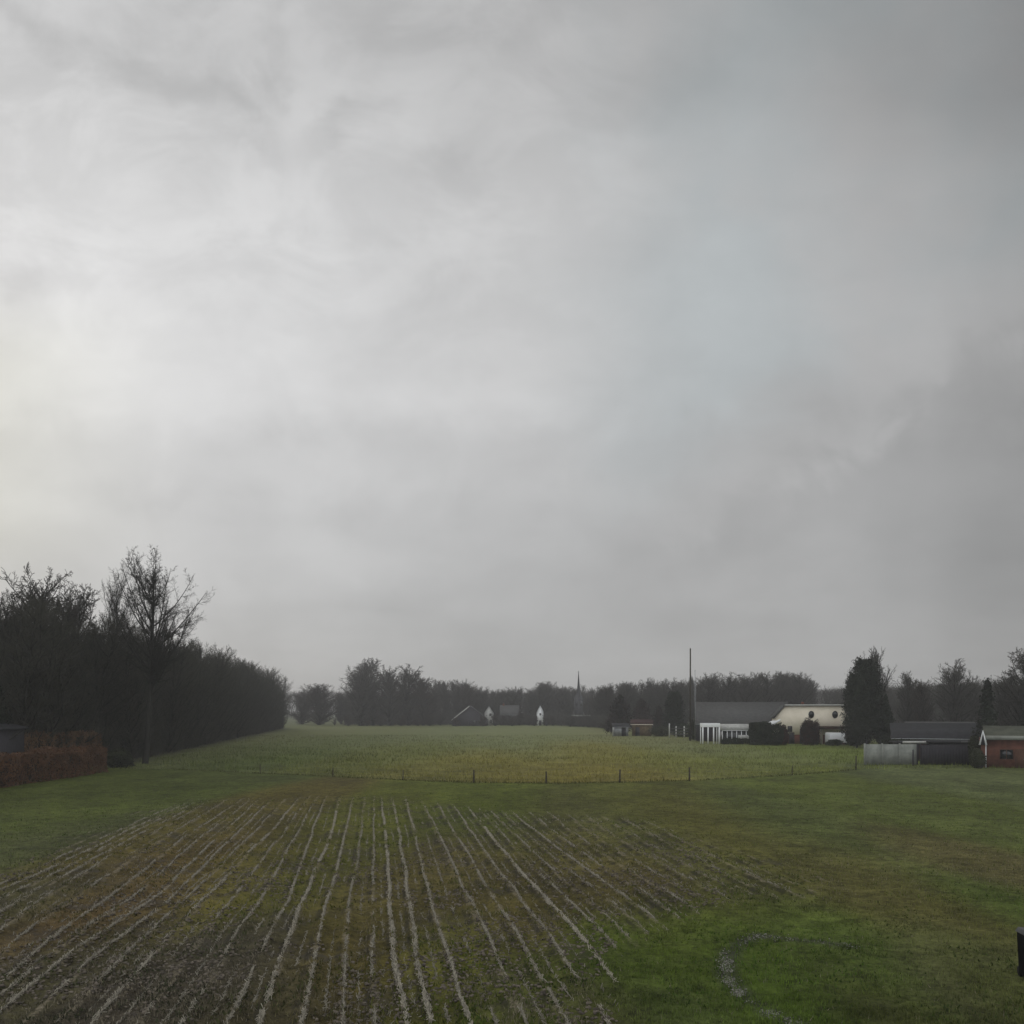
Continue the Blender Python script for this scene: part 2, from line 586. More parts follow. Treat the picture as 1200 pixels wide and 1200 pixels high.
def tint_at(X, Y):
    acc = np.zeros(X.shape + (3,))
    ws = np.full(X.shape, 1e-6)
    acc += 1e-6 * np.array([.092, .102, .040])
    for cx, cy, c in CPW:
        q = ((X - cx) / (cy * .055)) ** 2 + ((Y - cy) / (cy * cy / 6000 * 30 + 1.0)) ** 2
        wg = np.exp(-np.minimum(q, 40)) + 0.02 / (1 + q) ** 2
        acc += wg[..., None] * c
        ws += wg
    return acc / ws[..., None]


def add_attr(me, name, arr):
    a = me.color_attributes.new(name, 'FLOAT_COLOR', 'POINT')
    c = np.ones((len(arr), 4), dtype=np.float32)
    c[:, :arr.shape[1]] = arr
    a.data.foreach_set('color', c.ravel())


def grid_mesh(name, xs, ys, zf, m):
    Xg, Yg = np.meshgrid(xs, ys)
    Z = zf(Xg, Yg)
    V = np.stack([Xg.ravel(), Yg.ravel(), Z.ravel()], 1)
    nx, ny = len(xs), len(ys)
    idx = np.arange(nx * ny).reshape(ny, nx)
    q = np.stack([idx[:-1, :-1].ravel(), idx[:-1, 1:].ravel(), idx[1:, 1:].ravel(), idx[1:, :-1].ravel()], 1)
    return mesh_np(name, V, q, m, smooth=True), Xg, Yg


MEADOW_CP = [
    (380, 870, .065, .082, .038), (330, 890, .060, .080, .030), (420, 895, .090, .100, .038), (470, 880, .095, .105, .040),
    (560, 890, .140, .130, .048), (620, 905, .150, .135, .050), (480, 905, .125, .120, .045), (700, 880, .140, .132, .052),
    (700, 905, .155, .138, .050), (600, 860, .115, .130, .085), (450, 856, .095, .105, .065), (800, 890, .125, .135, .055),
    (850, 880, .110, .128, .075), (900, 895, .105, .125, .055), (960, 885, .095, .120, .045), (760, 868, .120, .128, .085),
    (960, 905, .110, .128, .036), (1100, 905, .10, .12, .055), (520, 855, .10, .115, .075),
]
MCW = [(*G(x, y), np.array(c) * [1.24, 1.20, .78]) for x, y, *c in MEADOW_CP]


def ground_tint(X, Y):
    acc = np.zeros(X.shape + (3,)) + 1e-4 * np.array([.095, .105, .055])
    ws = np.full(X.shape, 1e-4)
    for cx, cy, c in MCW:
        q = ((X - cx) / (cy * .05)) ** 2 + ((Y - cy) / (cy * cy / 6000 * 10 + 3)) ** 2
        wg = np.exp(-np.minimum(q, 40)) + .02 / (1 + q) ** 2
        acc += wg[..., None] * c
        ws += wg
    return acc / ws[..., None]



# --- field material: vegetation tint from the survey, soil and straw between the rows
def field_material():
    m = bpy.data.materials.new('field_soil_and_grass')
    m.use_nodes = True
    t = NT(m.node_tree)
    b = t.n['Principled BSDF']
    b.inputs['Roughness'].default_value = 0.95
    b.inputs['Specular IOR Level'].default_value = 0.08
    a1 = t.node('ShaderNodeAttribute', attribute_name='tint').outputs['Color']
    a2 = t.node('ShaderNodeAttribute', attribute_name='masks')
    s2 = t.node('ShaderNodeSeparateColor')
    t.l.new(a2.outputs['Color'], s2.inputs[0])
    stub, lawn, uu = s2.outputs
    co = t.node('ShaderNodeTexCoord').outputs['Object']
    nb = t.noise(co, 0.55, 6, 0.65, 0.4)
    nm = t.noise(co, 2.6, 6, 0.7)
    nf = t.noise(co, 11, 4, 0.7)
    nw = t.noise(co, 1.1, 6, 0.75, .6)
    lum = t.m('ADD', -.05, t.m('MULTIPLY', t.ss(nf, .25, .75), 0.70))
    lum = t.m('ADD', lum, t.m('MULTIPLY', t.ss(nm, .28, .72), 0.65))
    lum = t.m('ADD', lum, t.m('MULTIPLY', t.ss(nw, .34, .66), 0.55))
    c = t.mix(1.0, a1, t.vec(lum, lum, lum), 'MULTIPLY')
    # mud showing through
    mud = t.mix(nf, (.030, .026, .020), (.075, .066, .052))
    f = t.m('MULTIPLY', t.ss(nb, .50, .64), t.m('MULTIPLY_ADD', stub, .75, .10))
    f = t.m('MULTIPLY', f, t.ss(nm, .38, .58))
    c = t.mix(f, c, mud)
    # drilled rows: u runs across them
    ut = t.m('MULTIPLY', uu, 100.0)
    ut = t.m('ADD', ut, t.m('MULTIPLY', t.m('SUBTRACT', nm, 0.5), 0.35))
    tri = t.m('ABSOLUTE', t.m('SUBTRACT', t.m('FRACT', t.m('ADD', ut, .5)), 0.5))
    line = t.ss(tri, .16, .04)
    tri2 = t.m('ABSOLUTE', t.m('SUBTRACT', t.m('FRACT', t.m('ADD', ut, .72)), 0.5))
    dark = t.ss(tri2, .16, .05)
    brk = t.ss(t.noise(co, .9, 4, .6, .5), .42, .60)
    rowf = t.m('MULTIPLY', t.m('MULTIPLY', line, stub), t.m('MULTIPLY', brk, t.ss(nf, .3, .62)))
    darkf = t.m('MULTIPLY', t.m('MULTIPLY', dark, stub), t.m('MULTIPLY', t.ss(nb, .40, .62), .7))
    c = t.mix(darkf, c, (.022, .020, .014))
    c = t.mix(t.m('MULTIPLY', rowf, .85), c, (.20, .172, .122))
    t.l.new(c, b.inputs['Base Color'])
    bp = t.node('ShaderNodeBump')
    bp.inputs['Strength'].default_value = 1.0
    bp.inputs['Distance'].default_value = 0.06
    hh = t.m('ADD', t.m('MULTIPLY', nm, 0.8), t.m('MULTIPLY', nf, .5))
    t.l.new(hh, bp.inputs['Height'])
    t.l.new(bp.outputs[0], b.inputs['Normal'])
    return m


def field_relief(X, Y):
    z = 0.05 + 0.10 * (fbm(X * .25, Y * .25, 3) - .5) + .05 * (fbm(X * 1.7, Y * 1.7, 5) - .5)
    st = sstep(poly_sd(X, Y, STUB), -0.5, 0.8)
    u = row_u(X, Y)
    z = z + .03 * (fbm(X * 4.1, Y * 4.1, 6, 3) - .5) + st * 0.055 * np.cos(2 * math.pi * u)
    return z


xs = np.arange(-50, 62.01, 0.24)
ys = np.concatenate([np.arange(9, 36, 0.16), np.arange(36, 97, 0.32)])
field, XG, YGd = grid_mesh('field', xs, ys, field_relief, field_material())
struct(field)
st = sstep(poly_sd(XG, YGd, STUB) + 2.4 * (fbm(XG * .5, YGd * .3, 9) - .5) * (YGd / 25), -0.6, 0.9)
lw = sstep(poly_sd(XG, YGd, LAWN), -1.0, 1.0)
uu = (row_u(XG, YGd) + 40) / 100.0
add_attr(field.data, 'masks', np.stack([st.ravel(), lw.ravel(), uu.ravel()], 1))
TW = tint_at(XG, YGd)
TW *= (0.38 + 0.90 * fbm(XG * .45, YGd * .30, 21, 6))[..., None] * np.array([1.0, .98, .85])
ARC = [(1000, 1112), (940, 1104), (890, 1098), (862, 1110), (850, 1130), (853, 1152), (872, 1172), (905, 1190), (935, 1205), (960, 1216)]
AW = np.array([G(x, y) for x, y in ARC])
dar = -np.abs(poly_sd(XG, YGd, [tuple(p) for p in AW] + [tuple(p + [.01, .01]) for p in AW[::-1]]))
wa = (sstep(dar, -.34, -.10) * (.5 + .5 * fbm(XG * 2, YGd * 2, 77)))[..., None]
TW = TW * (1 - wa) + wa * np.array([.040, .040, .034])
mw = sstep(poly_sd(XG, YGd, FENCELINE + [(200, 100), (200, 400), (-150, 400), (-150, 90)][1:3] + [(-150, 90)]), -.4, 1.0) * sstep(33.0 + (YGd - 85) * .42 - XG, -1, 1)
TWM = ground_tint(XG, YGd) * (.45 + .9 * fbm(XG * .45, YGd * .3, 22, 6))[..., None]
TW = TW * (1 - mw[..., None]) + mw[..., None] * TWM
add_attr(field.data, 'tint', TW.reshape(-1, 3))

# --- wide ground and the rough meadow beyond the wire fence
def ground_material():
    m = bpy.data.materials.new('meadow_ground')
    m.use_nodes = True
    t = NT(m.node_tree)
    b = t.n['Principled BSDF']
    b.inputs['Roughness'].default_value = 0.95
    b.inputs['Specular IOR Level'].default_value = 0.05
    a1 = t.node('ShaderNodeAttribute', attribute_name='tint').outputs['Color']
    co = t.node('ShaderNodeTexCoord').outputs['Object']
    n1_ = t.noise(co, .12, 6, .65, .5)
    n2_ = t.noise(co, 1.3, 5, .7)
    lum = t.m('ADD', .30, t.m('ADD', t.m('MULTIPLY', n1_, .75), t.m('MULTIPLY', n2_, .65)))
    c = t.mix(1.0, a1, t.vec(lum, lum, lum), 'MULTIPLY')
    t.l.new(c, b.inputs['Base Color'])
    return m


gxs = np.concatenate([[-4200, -2500, -1500, -900, -600, -400], np.arange(-280, 281, 3.5), [400, 600, 900, 1500, 2500, 4200]])
gys = np.concatenate([[-300, -100, -30, 0], np.arange(9, 130, 2.0), np.arange(130, 420, 4.0), [450, 500, 600, 800, 1200, 2000, 3200, 4200]])
ground, GXg, GYg = grid_mesh('ground', gxs, gys, lambda X, Y: -.22 * sstep(X, -50, -45) * sstep(-X, -61, -56) * sstep(Y, 9, 13) * sstep(-Y, -96, -92), ground_material())
struct(ground)
gt = ground_tint(GXg, GYg)
# leaf litter and bare earth below the wood and along the hedge
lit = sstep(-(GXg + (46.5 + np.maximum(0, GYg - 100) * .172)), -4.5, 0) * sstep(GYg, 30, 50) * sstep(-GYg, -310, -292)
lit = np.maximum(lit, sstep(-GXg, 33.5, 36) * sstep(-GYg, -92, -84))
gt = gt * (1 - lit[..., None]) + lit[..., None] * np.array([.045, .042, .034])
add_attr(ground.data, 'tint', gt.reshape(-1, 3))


# ------------------------------------------------------------------ scattered blades / straw (vectorised)
def blades(px, py, pz, h, wd, lean, face_az=None):
    """one thin triangle per blade"""
    n = len(px)
    az = rng.uniform(0, 2 * np.pi, n) if face_az is None else face_az
    la = rng.uniform(0, 2 * np.pi, n)
    bx, by = np.cos(az) * wd / 2, np.sin(az) * wd / 2
    V = np.empty((n, 3, 3))
    V[:, 0] = np.stack([px - bx, py - by, pz], 1)
    V[:, 1] = np.stack([px + bx, py + by, pz], 1)
    V[:, 2] = np.stack([px + np.cos(la) * h * lean, py + np.sin(la) * h * lean, pz + h * np.sqrt(np.maximum(1 - lean ** 2, .05))], 1)
    return V.reshape(-1, 3), np.arange(3 * n).reshape(n, 3)


def grass_material(name, attr='tint', k=1.0, tip=(.10, .10, .04)):
    m = bpy.data.materials.new(name)
    m.use_nodes = True
    t = NT(m.node_tree)
    b = t.n['Principled BSDF']
    b.inputs['Roughness'].default_value = 0.8
    b.inputs['Specular IOR Level'].default_value = 0.1
    a1 = t.node('ShaderNodeAttribute', attribute_name=attr).outputs['Color']
    t.l.new(a1, b.inputs['Base Color'])
    return m


M_grass = grass_material('grass_blades')


def scatter(name, label, n, xr, yr, keep, h, wd, lean, tintf, jitter, zf, near_bias=1.6):
    # more blades close by, as area shrinks with distance in view
    Y = yr[0] + (yr[1] - yr[0]) * rng.random(n) ** near_bias
    half = Y * .64 + 1
    X = rng.uniform(-1, 1, n) * half
    X = np.clip(X, xr[0], xr[1])
    k = keep(X, Y)
    sel = rng.random(n) < k
    X, Y = X[sel], Y[sel]
    c = tintf(X, Y)
    c = c * (1 + jitter * (rng.random(len(X)) - .5))[:, None]
    hh = h * (0.5 + rng.random(len(X)))
    V, T = blades(X, Y, zf(X, Y), hh, wd * (0.6 + .8 * rng.random(len(X))), lean * rng.random(len(X)))
    o = mesh_np(name, V, T, M_grass)
    add_attr(o.data, 'tint', np.repeat(c, 3, axis=0))
    tag(o, label, 'grass', kind='stuff')
    return o


def fz0(X, Y):
    return field_relief(X, Y) - 0.01


def lawn_keep(X, Y):
    s = sstep(poly_sd(X, Y, STUB), -0.6, .8)
    cl = sstep(fbm(X * 1.6, Y * 1.6, 31), .38, .62)
    return (1 - s * .72) * (0.25 + .75 * cl)


scatter('grass', 'short green winter grass and weeds growing over the field and lawn', 330000, (-45, 42), (15.5, 70), lawn_keep,
        .085, .020, .8, lambda X, Y: np.array([1.04, .97, .95]) * tint_at(X, Y) * (.25 + 1.5 * fbm(X * .9, Y * .9, 41))[:, None] * np.array([1.0, 1.10, .95]), .7, fz0)


def weed_keep(X, Y):
    return sstep(fbm(X * .8, Y * .8, 131), .42, .6) * (.4 + .6 * sstep(poly_sd(X, Y, STUB), -1, 1))


scatter('weeds', 'low broad leaved weeds and dark tufts between the drilled rows', 90000, (-45, 42), (15.5, 62), weed_keep,
        0.075, .055, .92, lambda X, Y: tint_at(X, Y) * np.array([.62, .80, .55]) * (.4 + 1.1 * fbm(X * 1.3, Y * 1.3, 141))[:, None], .8, fz0)


def litter_keep(X, Y):
    d_ = np.maximum(sstep(poly_sd(X, Y, STUB), -.3, 1.5), .75 * sstep(poly_sd(X, Y, DEAD), -1.5, 1.5))
    return np.maximum(d_, .06) * sstep(fbm(X * 1.1, Y * .5, 151), .36, .62)


scatter('straw_litter', 'loose pale straw litter strewn over the stubble and dead grass', 130000, (-45, 42), (15.5, 60), litter_keep,
        .10, .014, .99, lambda X, Y: np.array([.20, .175, .125]) * (.35 + 1.0 * rng.random(len(X)))[:, None], .5, fz0)


def meadow_keep(X, Y):
    sd = poly_sd(X, Y, FENCELINE + [(200, 100), (200, 400), (-150, 400), (-150, 90)])
    inside = sstep(sd, 0.0, 1.2) * sstep(X + 46.5 + np.maximum(0, Y - 100) * .172, 1.5, 5) * (1 - sstep(Y, 130, 150) * .3)
    return inside * (0.25 + .75 * sstep(fbm(X * .35, Y * .25, 51), .35, .6))


scatter('meadow_grass', 'rough yellowish tussocky grass in the meadow beyond the wire fence', 150000, (-70, 120), (64, 210), meadow_keep,
        .34, .07, .8, lambda X, Y: ground_tint(X, Y) * (.45 + 1.2 * fbm(X * .3, Y * .3, 61))[:, None], .7, lambda X, Y: np.zeros(X.shape), 1.3)

# the thicker uncut strip right along the wire
n = 5000
tt = rng.random(n) * (len(FENCELINE) - 1)
fi = tt.astype(int)
ft = tt - fi
FL = np.array(FENCELINE)
PX = FL[fi, 0] * (1 - ft) + FL[fi + 1, 0] * ft + rng.normal(0, .15, n)
PY = FL[fi, 1] * (1 - ft) + FL[fi + 1, 1] * ft + rng.normal(.1, .35, n)
V, T = blades(PX, PY, np.zeros(n), .20 * (.4 + rng.random(n)), .05 * (.6 + rng.random(n)), .6 * rng.random(n))
o = mesh_np('fence_line_grass', V, T, M_grass)
cc = np.array([.062, .066, .022]) * (1 + .8 * (rng.random((n, 1)) - .5)) * np.ones((n, 3))
add_attr(o.data, 'tint', np.repeat(cc, 3, axis=0))
tag(o, 'dark uncut strip of grass along the foot of the wire fence', 'grass', kind='stuff')


# straw and stubble lying along the drilled rows
def straw():
    Vs, Ts, Cs = [], [], []
    base = 0
    strong = {k__: v__ * .8 for k__, v__ in {-14: .9, -12: .5, -11: 1.0, -10: .8, -8: 1.1, -7: 1.3, -6: 1.0, -5: .7, -4: .6, -3: 1.7, -2: 1.3, -1: .9, 0: .9, 3: 1.4, 7: 1.1, 6: .7, -16: .7}.items()}
    for u2 in range(-44, 30):
        u = u2 / 2
        s = strong.get(u, .62 if u == int(u) else .30)
        if u > 0 and s < .5:
            s *= .8
        if u > 5:
            s *= .75
        if u > 9:
            s *= .5
        if u < -15 and s < .5:
            s *= .55
        s *= random.uniform(.7, 1.25)
        n_ = int((3600 if s > .85 else 4600) * s)
        Y = 15 + 42 * rng.random(n_) ** 1.35
        X = row_x(u, Y)
        du = fbm(Y * .55, np.full(n_, u * 7.3), 71, 3)
        X = X + (vnoise(Y * .35, np.full(n_, u), 73) - .5) * .10
        sd = poly_sd(X, Y, STUB)
        lim = .48 if s < .6 else .36
        fine = fbm(Y * 3.1, np.full(n_, u * 3.7), 75, 3)
        keep = (rng.random(n_) < sstep(du, lim - .10, lim + .10) * (.15 + .85 * sstep(fine, .36, .60))) & (sd > rng.uniform(-.5, 1.5, n_)) & (rng.random(n_) < sstep(-Y, -55, -46) * .9 + .1)
        X, Y = X[keep], Y[keep]
        k_ = len(X)
        if not k_:
            continue
        wdt = .015 + .012 * (s > .85)
        X = X + rng.normal(0, wdt, k_)
        L = rng.uniform(.04, .15, k_)
        slope = (row_x(u, Y + .3) - row_x(u, Y - .3)) / .6
        az = np.arctan2(np.ones(k_), slope) + rng.normal(0, .6, k_)
        r = rng.uniform(.004, .008, k_)
        z = field_relief(X, Y) + rng.uniform(.0, .03, k_)
        dx_, dy_ = np.cos(az) * L / 2, np.sin(az) * L / 2
        nx_, ny_ = -np.sin(az) * r, np.cos(az) * r
        up = rng.uniform(-.01, .08, k_)
        v = np.empty((k_, 6, 3))
        for e, sg in ((0, -1), (3, 1)):
            cx, cy, cz = X + sg * dx_, Y + sg * dy_, z + (up if sg > 0 else 0)
            v[:, e] = np.stack([cx - nx_, cy - ny_, cz], 1)
            v[:, e + 1] = np.stack([cx + nx_, cy + ny_, cz], 1)
            v[:, e + 2] = np.stack([cx, cy, cz + r * 1.8], 1)
        Vs.append(v.reshape(-1, 3))
        i = base + np.arange(k_)[:, None] * 6
        Ts.append(np.concatenate([i + np.array([[0, 2, 5, 3]]), i + np.array([[2, 1, 4, 5]]), i + np.array([[1, 0, 3, 4]])]))
        base += 6 * k_
        tone = rng.uniform(.45, 1.15, (k_, 1)) * (0.8 + .3 * min(s, 1.4))
        Cs.append(np.repeat(np.array([[.32, .295, .235]]) * tone, 6, axis=0))
    o_ = mesh_np('straw_rows', np.concatenate(Vs), np.concatenate(Ts), M_grass)
    add_attr(o_.data, 'tint', np.concatenate(Cs))
    tag(o_, 'pale dry straw and cut stalks lying along the drilled rows of the field', 'straw', kind='stuff')


straw()


# clods and stones: on the dark strips between rows, and along the curved edge in the lawn
def rocks(name, label, P, S, tints, cat):
    ico = [(0, 0, 1), (.89, 0, .45), (.28, .85, .45), (-.72, .53, .45), (-.72, -.53, .45), (.28, -.85, .45), (.72, .53, -.45),
           (-.28, .85, -.45), (-.89, 0, -.45), (-.28, -.85, -.45), (.72, -.53, -.45), (0, 0, -1)]
    tr = [(0, 1, 2), (0, 2, 3), (0, 3, 4), (0, 4, 5), (0, 5, 1), (1, 6, 2), (2, 7, 3), (3, 8, 4), (4, 9, 5), (5, 10, 1), (6, 7, 2), (7, 8, 3),
          (8, 9, 4), (9, 10, 5), (10, 6, 1), (11, 7, 6), (11, 8, 7), (11, 9, 8), (11, 10, 9), (11, 6, 10)]
    ico = np.array(ico)
    n_ = len(P)
    v = ico[None] * (1 + .35 * rng.uniform(-1, 1, (n_, 12, 1)))
    v = v * (S[:, None, None] * rng.uniform([.7, .7, .35], [1.3, 1.3, .8], (n_, 3))[:, None, :]) + P[:, None, :]
    T_ = (np.array(tr)[None] + (np.arange(n_) * 12)[:, None, None]).reshape(-1, 3)
    o_ = mesh_np(name, v.reshape(-1, 3), T_, M_grass)
    add_attr(o_.data, 'tint', np.repeat(tints, 12, axis=0))
    tag(o_, label, cat, kind='stuff')


n = 30000
Y = 15 + 24 * rng.random(n) ** 1.3
X = rng.uniform(-.62, .25, n) * Y
u = row_u(X, Y)
k = (poly_sd(X, Y, STUB) > .2) & (rng.random(n) < sstep(fbm(X * .45, Y * .3, 81), .42, .62))
X, Y = X[k], Y[k]
S = rng.uniform(.012, .055, len(X)) 
rocks('soil_clods', 'small clods of bare grey brown soil between the stubble rows',
      np.stack([X, Y, field_relief(X, Y) + S * .2], 1), S,
      np.array([[.115, .098, .078]]) * rng.uniform(.45, 1.5, (len(X), 1)), 'soil')

ARC = [(1000, 1112), (940, 1104), (890, 1098), (862, 1110), (850, 1130), (853, 1152), (872, 1172), (905, 1190), (935, 1205), (960, 1216)]
AW = np.array([G(x, y) for x, y in ARC])
n = 3000
tt = np.clip(rng.normal(.62, .24, n), 0, .999) * (len(AW) - 1)
fi = tt.astype(int)
ft = tt - fi
X = AW[fi, 0] * (1 - ft) + AW[fi + 1, 0] * ft + rng.normal(0, .09, n)
Y = AW[fi, 1] * (1 - ft) + AW[fi + 1, 1] * ft + rng.normal(0, .2, n)
k = rng.random(n) < sstep(fbm(X * 1.6, Y * 1.6, 91), .38, .6)
X, Y = X[k], Y[k]
S = rng.uniform(.006, .024, len(X))
rocks('edging_stones', 'curved band of small pale grey stones laid in the lawn', np.stack([X, Y, field_relief(X, Y) + S * .25], 1), S,
      np.array([[.23, .225, .195]]) * rng.uniform(.25, 1.25, (len(X), 1)), 'stones')


# ------------------------------------------------------------------ trees
def tubes_np(segs, sides):
    a = np.array(segs, dtype=float)      # n x 8
    p0, p1, r0, r1 = a[:, :3], a[:, 3:6], a[:, 6], a[:, 7]
    d = p1 - p0
    d /= np.linalg.norm(d, axis=1, keepdims=True) + 1e-9
    ref = np.where(np.abs(d[:, 2:3]) > .9, np.array([[1., 0, 0]]), np.array([[0, 0, 1.]]))
    e1 = np.cross(d, ref)
    e1 /= np.linalg.norm(e1, axis=1, keepdims=True) + 1e-9
    e2 = np.cross(d, e1)
    n_ = len(a)
    V_ = np.empty((n_, 2 * sides, 3))
    for i in range(sides):
        t = 2 * math.pi * i / sides
        o_ = e1 * math.cos(t) + e2 * math.sin(t)
        V_[:, i] = p0 + o_ * r0[:, None]
        V_[:, sides + i] = p1 + o_ * r1[:, None]
    base = (np.arange(n_) * 2 * sides)[:, None]
    Q = []
    for i in range(sides):
        j = (i + 1) % sides
        Q.append(base + np.array([[i, j, sides + j, sides + i]]))
    return V_.reshape(-1, 3), np.concatenate(Q)


def grow(out_, p, d, L, r, lvl, P, rnd):
    ns = P['n'][lvl]
    st_ = L / ns
    last = lvl == len(P['n']) - 1
    for i in range(ns):
        t0, t1 = i / ns, (i + 1) / ns
        j = P['jit'][lvl]
        d = (d + Vector((rnd.gauss(0, j), rnd.gauss(0, j), rnd.gauss(0, j) + P['up'][lvl]))).normalized()
        q = p + d * st_
        ra, rb = max(r * (1 - .75 * t0), P['rmin']), max(r * (1 - .75 * t1), P['rmin'] * .7)
        out_[lvl].append((*p, *q, ra, rb))
        p = q
        if last:
            continue
        t = t1
        if lvl == 0 and t < P['base']:
            continue
        kids = P['kids'][lvl] / ns
        if lvl == 0:
            kids = P['kids'][0] / (ns * (1 - P['base']))
        m_ = int(kids) + (rnd.random() < kids - int(kids))
        for _ in range(m_):
            az = rnd.uniform(0, 2 * math.pi)
            ang = R(rnd.gauss(P['ang'][lvl], 9))
            a = d.orthogonal().normalized()
            b = d.cross(a)
            cd = (d * math.cos(ang) + (a * math.cos(az) + b * math.sin(az)) * math.sin(ang)).normalized()
            if lvl == 0:
                tt_ = (t - P['base']) / (1 - P['base'])
                cl = L * P['ratio'][0] * P['shape'](tt_) * rnd.uniform(.75, 1.2)
            else:
                cl = L * P['ratio'][lvl] * (1 - .45 * t) * rnd.uniform(.7, 1.25)
            grow(out_, q - d * st_ * rnd.random(), cd, cl, max(rb * .62, P['rmin']), lvl + 1, P, rnd)


def bare_tree(name, seed, H, P, twm):
    rnd = random.Random(seed)
    lv = [[] for _ in P['n']]
    grow(lv, Vector((0, 0, -.1)), Vector((rnd.gauss(0, .03), rnd.gauss(0, .03), 1)).normalized(), H, P['r'], 0, P, rnd)
    root = empty(name)
    v1, q1 = tubes_np(lv[0], 8)
    v2, q2 = tubes_np(lv[1], 5)
    mesh_np('trunk', np.concatenate([v1, v2]), [q1, q2 + len(v1)], M_bark, root, smooth=True)
    seg = sum(lv[2:], [])
    v3, q3 = tubes_np(seg, 3)
    mesh_np('crown', v3, q3, twm, root)
    return root


P_wood = dict(n=[9, 5, 3, 2], kids=[60, 12, 8], base=.08, ang=[50, 42, 40], ratio=[.23, .42, .5], jit=[.04, .10, .14, .15], up=[0, .16, .12, .10],
              shape=lambda t: .75 + .6 * math.sin(math.pi * min(1, t * .9 + .15)) - .1 * t, r=.17, rmin=.009)
P_oak = dict(n=[7, 6, 4, 3], kids=[84, 11, 8], base=.05, ang=[50, 46, 46], ratio=[.33, .46, .5], jit=[.04, .09, .15, .2], up=[0, .08, .05, .04],
             shape=lambda t: .62 + .55 * math.sin(math.pi * min(1, t * .80 + .12)) - .08 * t, r=.36, rmin=.022)
P_tall = dict(n=[10, 7, 4, 3, 2], kids=[40, 13, 9, 6], base=.46, ang=[42, 38, 40, 42], ratio=[.34, .38, .42, .45], jit=[.012, .05, .12, .15, .2], up=[0, .15, .10, .06, .03],
              shape=lambda t: .72 + .45 * math.sin(math.pi * min(1, t * .85 + .12)) - .18 * t, r=.30, rmin=.008)
P_pop = dict(n=[10, 5, 3, 2], kids=[60, 12, 8], base=.08, ang=[24, 28, 32], ratio=[.34, .42, .5], jit=[.02, .06, .10, .12], up=[0, .16, .14, .10],
             shape=lambda t: .9 + .3 * math.sin(math.pi * t) - .35 * t, r=.26, rmin=.018)
P_bush = dict(n=[4, 4, 3, 2], kids=[30, 12, 8], base=.02, ang=[48, 45, 45], ratio=[.66, .5, .5], jit=[.1, .14, .16, .2], up=[0, .08, .06, .04],
              shape=lambda t: 1.05 - .45 * t, r=.10, rmin=.014)

WL = 'bare dark tree in the dense wood along the left of the field'
WG = 'trees of the dark wood on the left'
protos = {}
# name: (prototype, nominal height)
for i in range(4):
    protos['wood%d' % i] = (bare_tree('woodland_tree', 100 + i, 15.6, P_wood, M_twigwood), 17.6)
for i in range(3):
    protos['oak%d' % i] = (bare_tree('bare_tree', 200 + i, 12.5, P_oak, M_twig), 16.0)
protos['oakb'] = (bare_tree('bare_tree', 209, 12.5, P_oak, M_twigbrown), 16.0)
protos['pop'] = (bare_tree('poplar_tree', 300, 15.0, P_pop, M_twig), 17.0)
protos['bush'] = (bare_tree('bare_shrub', 310, 2.6, P_bush, M_twigbrown), 3.6)
protos['tall'] = (bare_tree('tall_tree', 405, 20.0, P_tall, M_bark), 24.0)


for k_, (p_, h_) in list(protos.items()):
    cr_ = [c for c in p_.children if c.name.startswith('crown')][0]
    co_ = np.empty(len(cr_.data.vertices) * 3, dtype=np.float32)
    cr_.data.vertices.foreach_get('co', co_)
    co_ = co_.reshape(-1, 3)
    protos[k_] = (p_, float(np.percentile(co_[:, 2], 98.5 if k_.startswith('oak') else 99.8)))
    print(k_, 'height', round(protos[k_][1], 1), 'width', round(float(np.percentile(np.abs(co_[:, 0]), 97)) * 2, 1), 'verts', len(co_))


def leaf_cloud(P, N, size):
    """small tilted leaf quads at points P facing roughly N"""
    n_ = len(P)
    N = N + rng.normal(0, .7, (n_, 3))
    N /= np.linalg.norm(N, axis=1, keepdims=True) + 1e-9
    ref = rng.normal(0, 1, (n_, 3))
    a = np.cross(N, ref)
    a /= np.linalg.norm(a, axis=1, keepdims=True) + 1e-9
    b = np.cross(N, a)
    s = (size * rng.uniform(.5, 1.4, n_))[:, None]
    V_ = np.stack([P - a * s, P - b * s * .6, P + a * s, P + b * s * .6], 1).reshape(-1, 3)
    return V_, np.arange(4 * n_).reshape(n_, 4)


def conifer(name, seed, H, rad, n_br, m, narrow=1.0, leaf=.16, rise=(-.10, .45)):
    rs = np.random.default_rng(seed)
    root = empty(name)
    v, q = tubes_np([(0, 0, -.1, 0, 0, H * .5, rad * .07, rad * .045), (0, 0, H * .5, 0, 0, H * .97, rad * .045, .02)], 7)
    mesh_np('trunk', v, q, M_bark, root)
    PP, NN, segs = [], [], []
    for i in range(n_br):
        t = rs.random() ** .8
        z = H * (.04 + .94 * t)
        prof = (1 - t) ** narrow * (0.58 + .62 * rs.random())
        Lb = rad * max(prof, .05)
        az = rs.uniform(0, 2 * np.pi)
        tip = np.array([math.cos(az) * Lb, math.sin(az) * Lb, z * .93 + Lb * rs.uniform(*rise)])
        o_ = np.array([0, 0, z])
        segs.append((*o_, *tip, .03, .01))
        k_ = int(22 + 30 * Lb / rad)
        s = rs.random((k_, 1)) ** .6
        pts = o_ + (tip - o_) * s + rs.normal(0, .09 + .05 * Lb, (k_, 3))
        PP.append(pts)
        nn = np.tile(np.array([math.cos(az), math.sin(az), .5]), (k_, 1))
        NN.append(nn)
    P_ = np.concatenate(PP)
    v, q = leaf_cloud(P_, np.concatenate(NN), leaf)
    v2, q2 = tubes_np(segs, 3)
    mesh_np('crown', np.concatenate([v, v2]), [q, q2 + len(v)], m, root)
    return root


